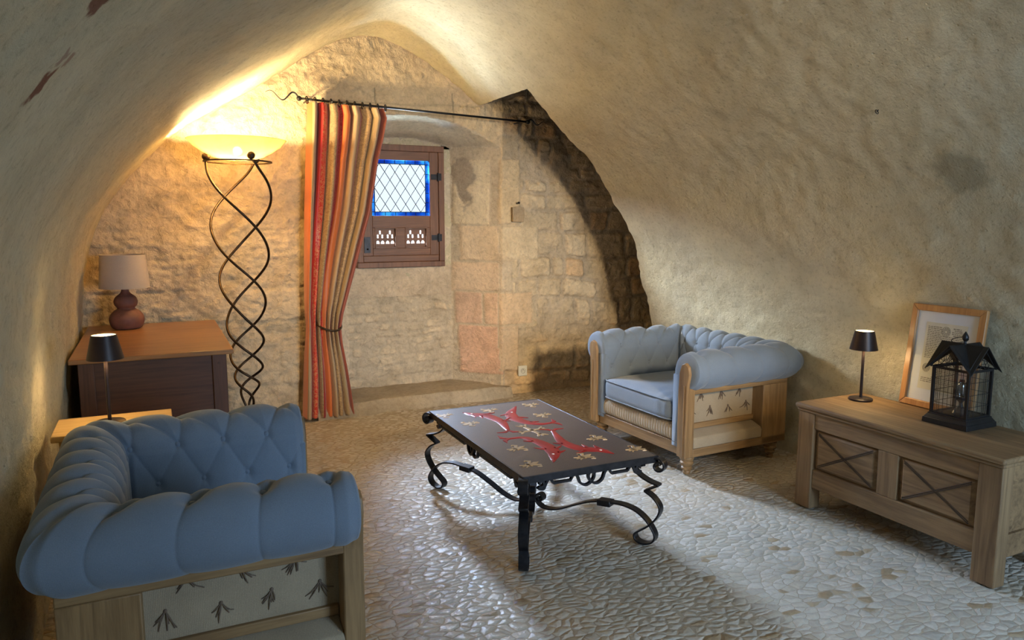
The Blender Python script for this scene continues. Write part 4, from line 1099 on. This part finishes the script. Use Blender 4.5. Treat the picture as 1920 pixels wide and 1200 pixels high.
def lantern():
    r = empty('lantern', (3.365, 2.147, .556), 0, 'black metal house-shaped lantern with wire grid panes on the oak chest', 'lantern')
    BK = simple('black_painted_metal', (.018, .017, .018), .45, .3, .5, .15, 60)
    h = .083; zb, ze = .045, .268
    b = MB(); b.prism([(-.118, -.108), (.118, -.108), (.118, .108), (-.118, .108)], 2, 0, .022)
    def ringbox(a, z0, bb, z1):
        b.add([(-a, -a, z0), (a, -a, z0), (a, a, z0), (-a, a, z0), (-bb, -bb, z1), (bb, -bb, z1), (bb, bb, z1), (-bb, bb, z1)], [(0, 3, 2, 1), (4, 5, 6, 7), (0, 1, 5, 4), (1, 2, 6, 5), (2, 3, 7, 6), (3, 0, 4, 7)])
    b = MB(); ringbox(.110, 0, .108, .024); ringbox(.106, .024, .094, .042); ringbox(.094, .040, .094, .047); b.build('base', BK, r, bevel=.002)
    for sx in (-1, 1):
        for sy in (-1, 1):
            b = MB(); b.box(sx*h-.006, sx*h+.006, sy*h-.006, sy*h+.006, zb, ze); b.build('corner_post', BK, r)
    for z in (zb+.004, ze-.004):
        b = MB()
        for s in (-1, 1):
            b.box(-h, h, s*h-.005, s*h+.005, z-.004, z+.004); b.box(s*h-.005, s*h+.005, -h, h, z-.004, z+.004)
        b.build('frame_rail', BK, r)
    for i, (dx, dy) in enumerate(((1, 0), (-1, 0), (0, 1), (0, -1))):
        b = MB()
        def P(u, z): return (dx*h+dy*u*0+(u if dy else 0), dy*h+(u if dx else 0), z)
        for u in (-.058, -.030, .030, .058) : b.tube([P(u, zb), P(u, ze)], .0013, 5)
        for z in (.10, .155, .212): b.tube([P(-h, z), P(h, z)], .0013, 5)
        b.build('wire_grid', BK, r)
        b = MB(); g = h-.003
        v = [(dx*g+(-h if dy else 0), dy*g+(-h if dx else 0), zb), (dx*g+(h if dy else 0), dy*g+(h if dx else 0), zb), (dx*g+(h if dy else 0), dy*g+(h if dx else 0), ze), (dx*g+(-h if dy else 0), dy*g+(-h if dx else 0), ze)]
        v2 = [(p[0]-dx*.002, p[1]-dy*.002, p[2]) for p in v]
        b.add(v+v2, [(0, 1, 2, 3), (7, 6, 5, 4), (0, 4, 5, 1), (1, 5, 6, 2), (2, 6, 7, 3), (3, 7, 4, 0)]); b.build('glass_pane', glass('lantern_glass', (.95, .96, .97), .08, .03), r)
        # gable with fan wires
        zg = .375
        b = MB(); G = h+.006
        def Q(u, z): return (dx*G+(u if dy else 0), dy*G+(u if dx else 0), z)
        b.tube([Q(-.10, ze), Q(0, zg)], .004, 6); b.tube([Q(.10, ze), Q(0, zg)], .004, 6); b.tube([Q(-.10, ze+.002), Q(.10, ze+.002)], .0035, 6)
        for a in np.linspace(20, 160, 6): b.tube([Q(.018*math.cos(math.radians(a)), ze+.018*math.sin(math.radians(a))), Q(.055*math.cos(math.radians(a)), ze+.055*math.sin(math.radians(a)))], .0013, 5)
        for rr in (.02, .048): b.tube([Q(rr*math.cos(a), ze+rr*math.sin(a)) for a in np.linspace(0, PI, 16)], .0013, 5)
        b.build('gable', BK, r)
    # cross gabled roof: heightfield max of two gables
    n = 61; g = np.linspace(-.112, .112, n); GX, GY = np.meshgrid(g, g, indexing='ij')
    sl = .112/.104
    GZ = .262+.118*np.maximum(1-np.abs(GX)/.106, 1-np.abs(GY)/.106)
    cxm = (GX[:-1, :-1]+GX[1:, 1:])/2; cym = (GY[:-1, :-1]+GY[1:, 1:])/2
    ro = grid('roof', GX, GY, GZ, BK, smooth_=False); ro.parent = r
    so = ro.modifiers.new('s', 'SOLIDIFY'); so.thickness = .003
    b = MB(); b.lathe([(.012, .376), (.006, .385), (.006, .392), (.013, .400), (.015, .412), (.009, .424), (.002, .436), (.0005, .438)], 20); b.build('finial', BK, r, smooth='auto')
    b = MB(); b.tube([(.034*math.cos(a)*1-.02, .034*math.sin(a)+.012, .398+.010*math.cos(a)) for a in np.linspace(0, 2*PI, 30, endpoint=False)], .0018, 6, closed=True); b.build('hanging_ring', BK, r, smooth=True)
lantern()
# candle holder inside
def holder():
    r = empty('candle_holder', (3.357, 2.14, .6035), 0, 'dark candle holder with curved arm and clear chimney inside the lantern', 'candle holder')
    DK = simple('dark_pewter', (.05, .05, .055), .35, .7)
    b = MB(); b.lathe([(.001, 0), (.032, 0), (.034, .006), (.030, .012), (.014, .035), (.008, .055), (.012, .062), (.020, .068), (.022, .080), (.001, .080)], 24, cap=False); b.build('stem', DK, r, smooth='auto')
    b = MB(); b.tube(spline([(.018, 0, .07), (.035, -.01, .09), (.034, -.012, .125), (.020, -.004, .15)], 6), .004, 6); b.build('arm', DK, r, smooth=True)
    b = MB(); b.lathe([(.014, .08), (.020, .105), (.016, .135), (.011, .165), (.010, .165), (.015, .135), (.019, .105), (.013, .08)], 20, cap=False); b.build('glass_chimney', glass('chimney_glass', (.93, .95, .97), .18, .05), r, smooth=True)
holder()

# ================================================================== WALL FITTINGS
HOOK = (2.955, 2.37, 1.985)
b = MB(); b.tube([HOOK, (HOOK[0]+.06, HOOK[1], HOOK[2]+.055)], .0022, 6); b.tube([(HOOK[0]+.009*math.cos(a), HOOK[1]+.004*math.sin(a), HOOK[2]+.009*math.sin(a)) for a in np.linspace(0, 2*PI, 18, endpoint=False)], .0018, 6, closed=True)
tag(b.build('wall_ring', IRON, None, smooth=True), 'tiny dark metal ring stuck on the bare vault high above the chest', 'ring')
def socket():
    r = empty('power_socket', (2.852, 5.715, .20), 0, 'white wall socket low on the stone wall right of the niche', 'socket')
    WP = simple('white_plastic', (.74, .76, .74), .35, var=.02)
    b = MB(); b.box(-.041, .041, -.012, .012, -.045, .045); b.build('face_plate', WP, r, bevel=.004)
    b = MB(); b.lathe([(.022, 0), (.022, .004), (.019, .004), (.018, -.002), (.001, -.002)], 24, cap=False); o = b.build('socket_well', simple('socket_grey', (.45, .47, .46), .4, var=.02), r, smooth='auto'); o.rotation_euler = (PI/2, 0, 0); o.location = (0, -.012, 0)
    b = MB(); b.sphere((-.009, -.013, 0), .003, 5); b.sphere((.009, -.013, 0), .003, 5); b.tube([(0, -.010, .012), (0, -.022, .012)], .0025, 6); b.build('contacts', IRON, r)
socket()
def plaque():
    r = empty('stone_plaque', (2.80, 5.695, 1.555), 0, 'small chipped stone plaque hanging from a nail right of the window niche', 'plaque')
    b = MB(); b.prism([(-.052, -.06), (.045, -.065), (.055, -.01), (.050, .06), (.0, .068), (-.058, .062)], 1, -.012, .012); b.build('slab', plaster('plaque_stone', (.50, .36, .22), (.40, .34, .25), .6), r, bevel=.004)
    b = MB(); b.tube([(0, .03, .095), (0, -.01, .098)], .007, 8); b.sphere((0, -.012, .098), .010, 6); b.build('nail', IRON, r)
plaque()
b = MB(); b.tube([(1.035, 5.76, 1.585), (1.035, 5.69, 1.585)], .006, 8); b.sphere((1.035, 5.685, 1.585), .014, 6)
tag(b.build('wall_stud', IRON, None, smooth='auto'), 'small dark iron stud in the wall at the left edge of the curtain', 'stud')
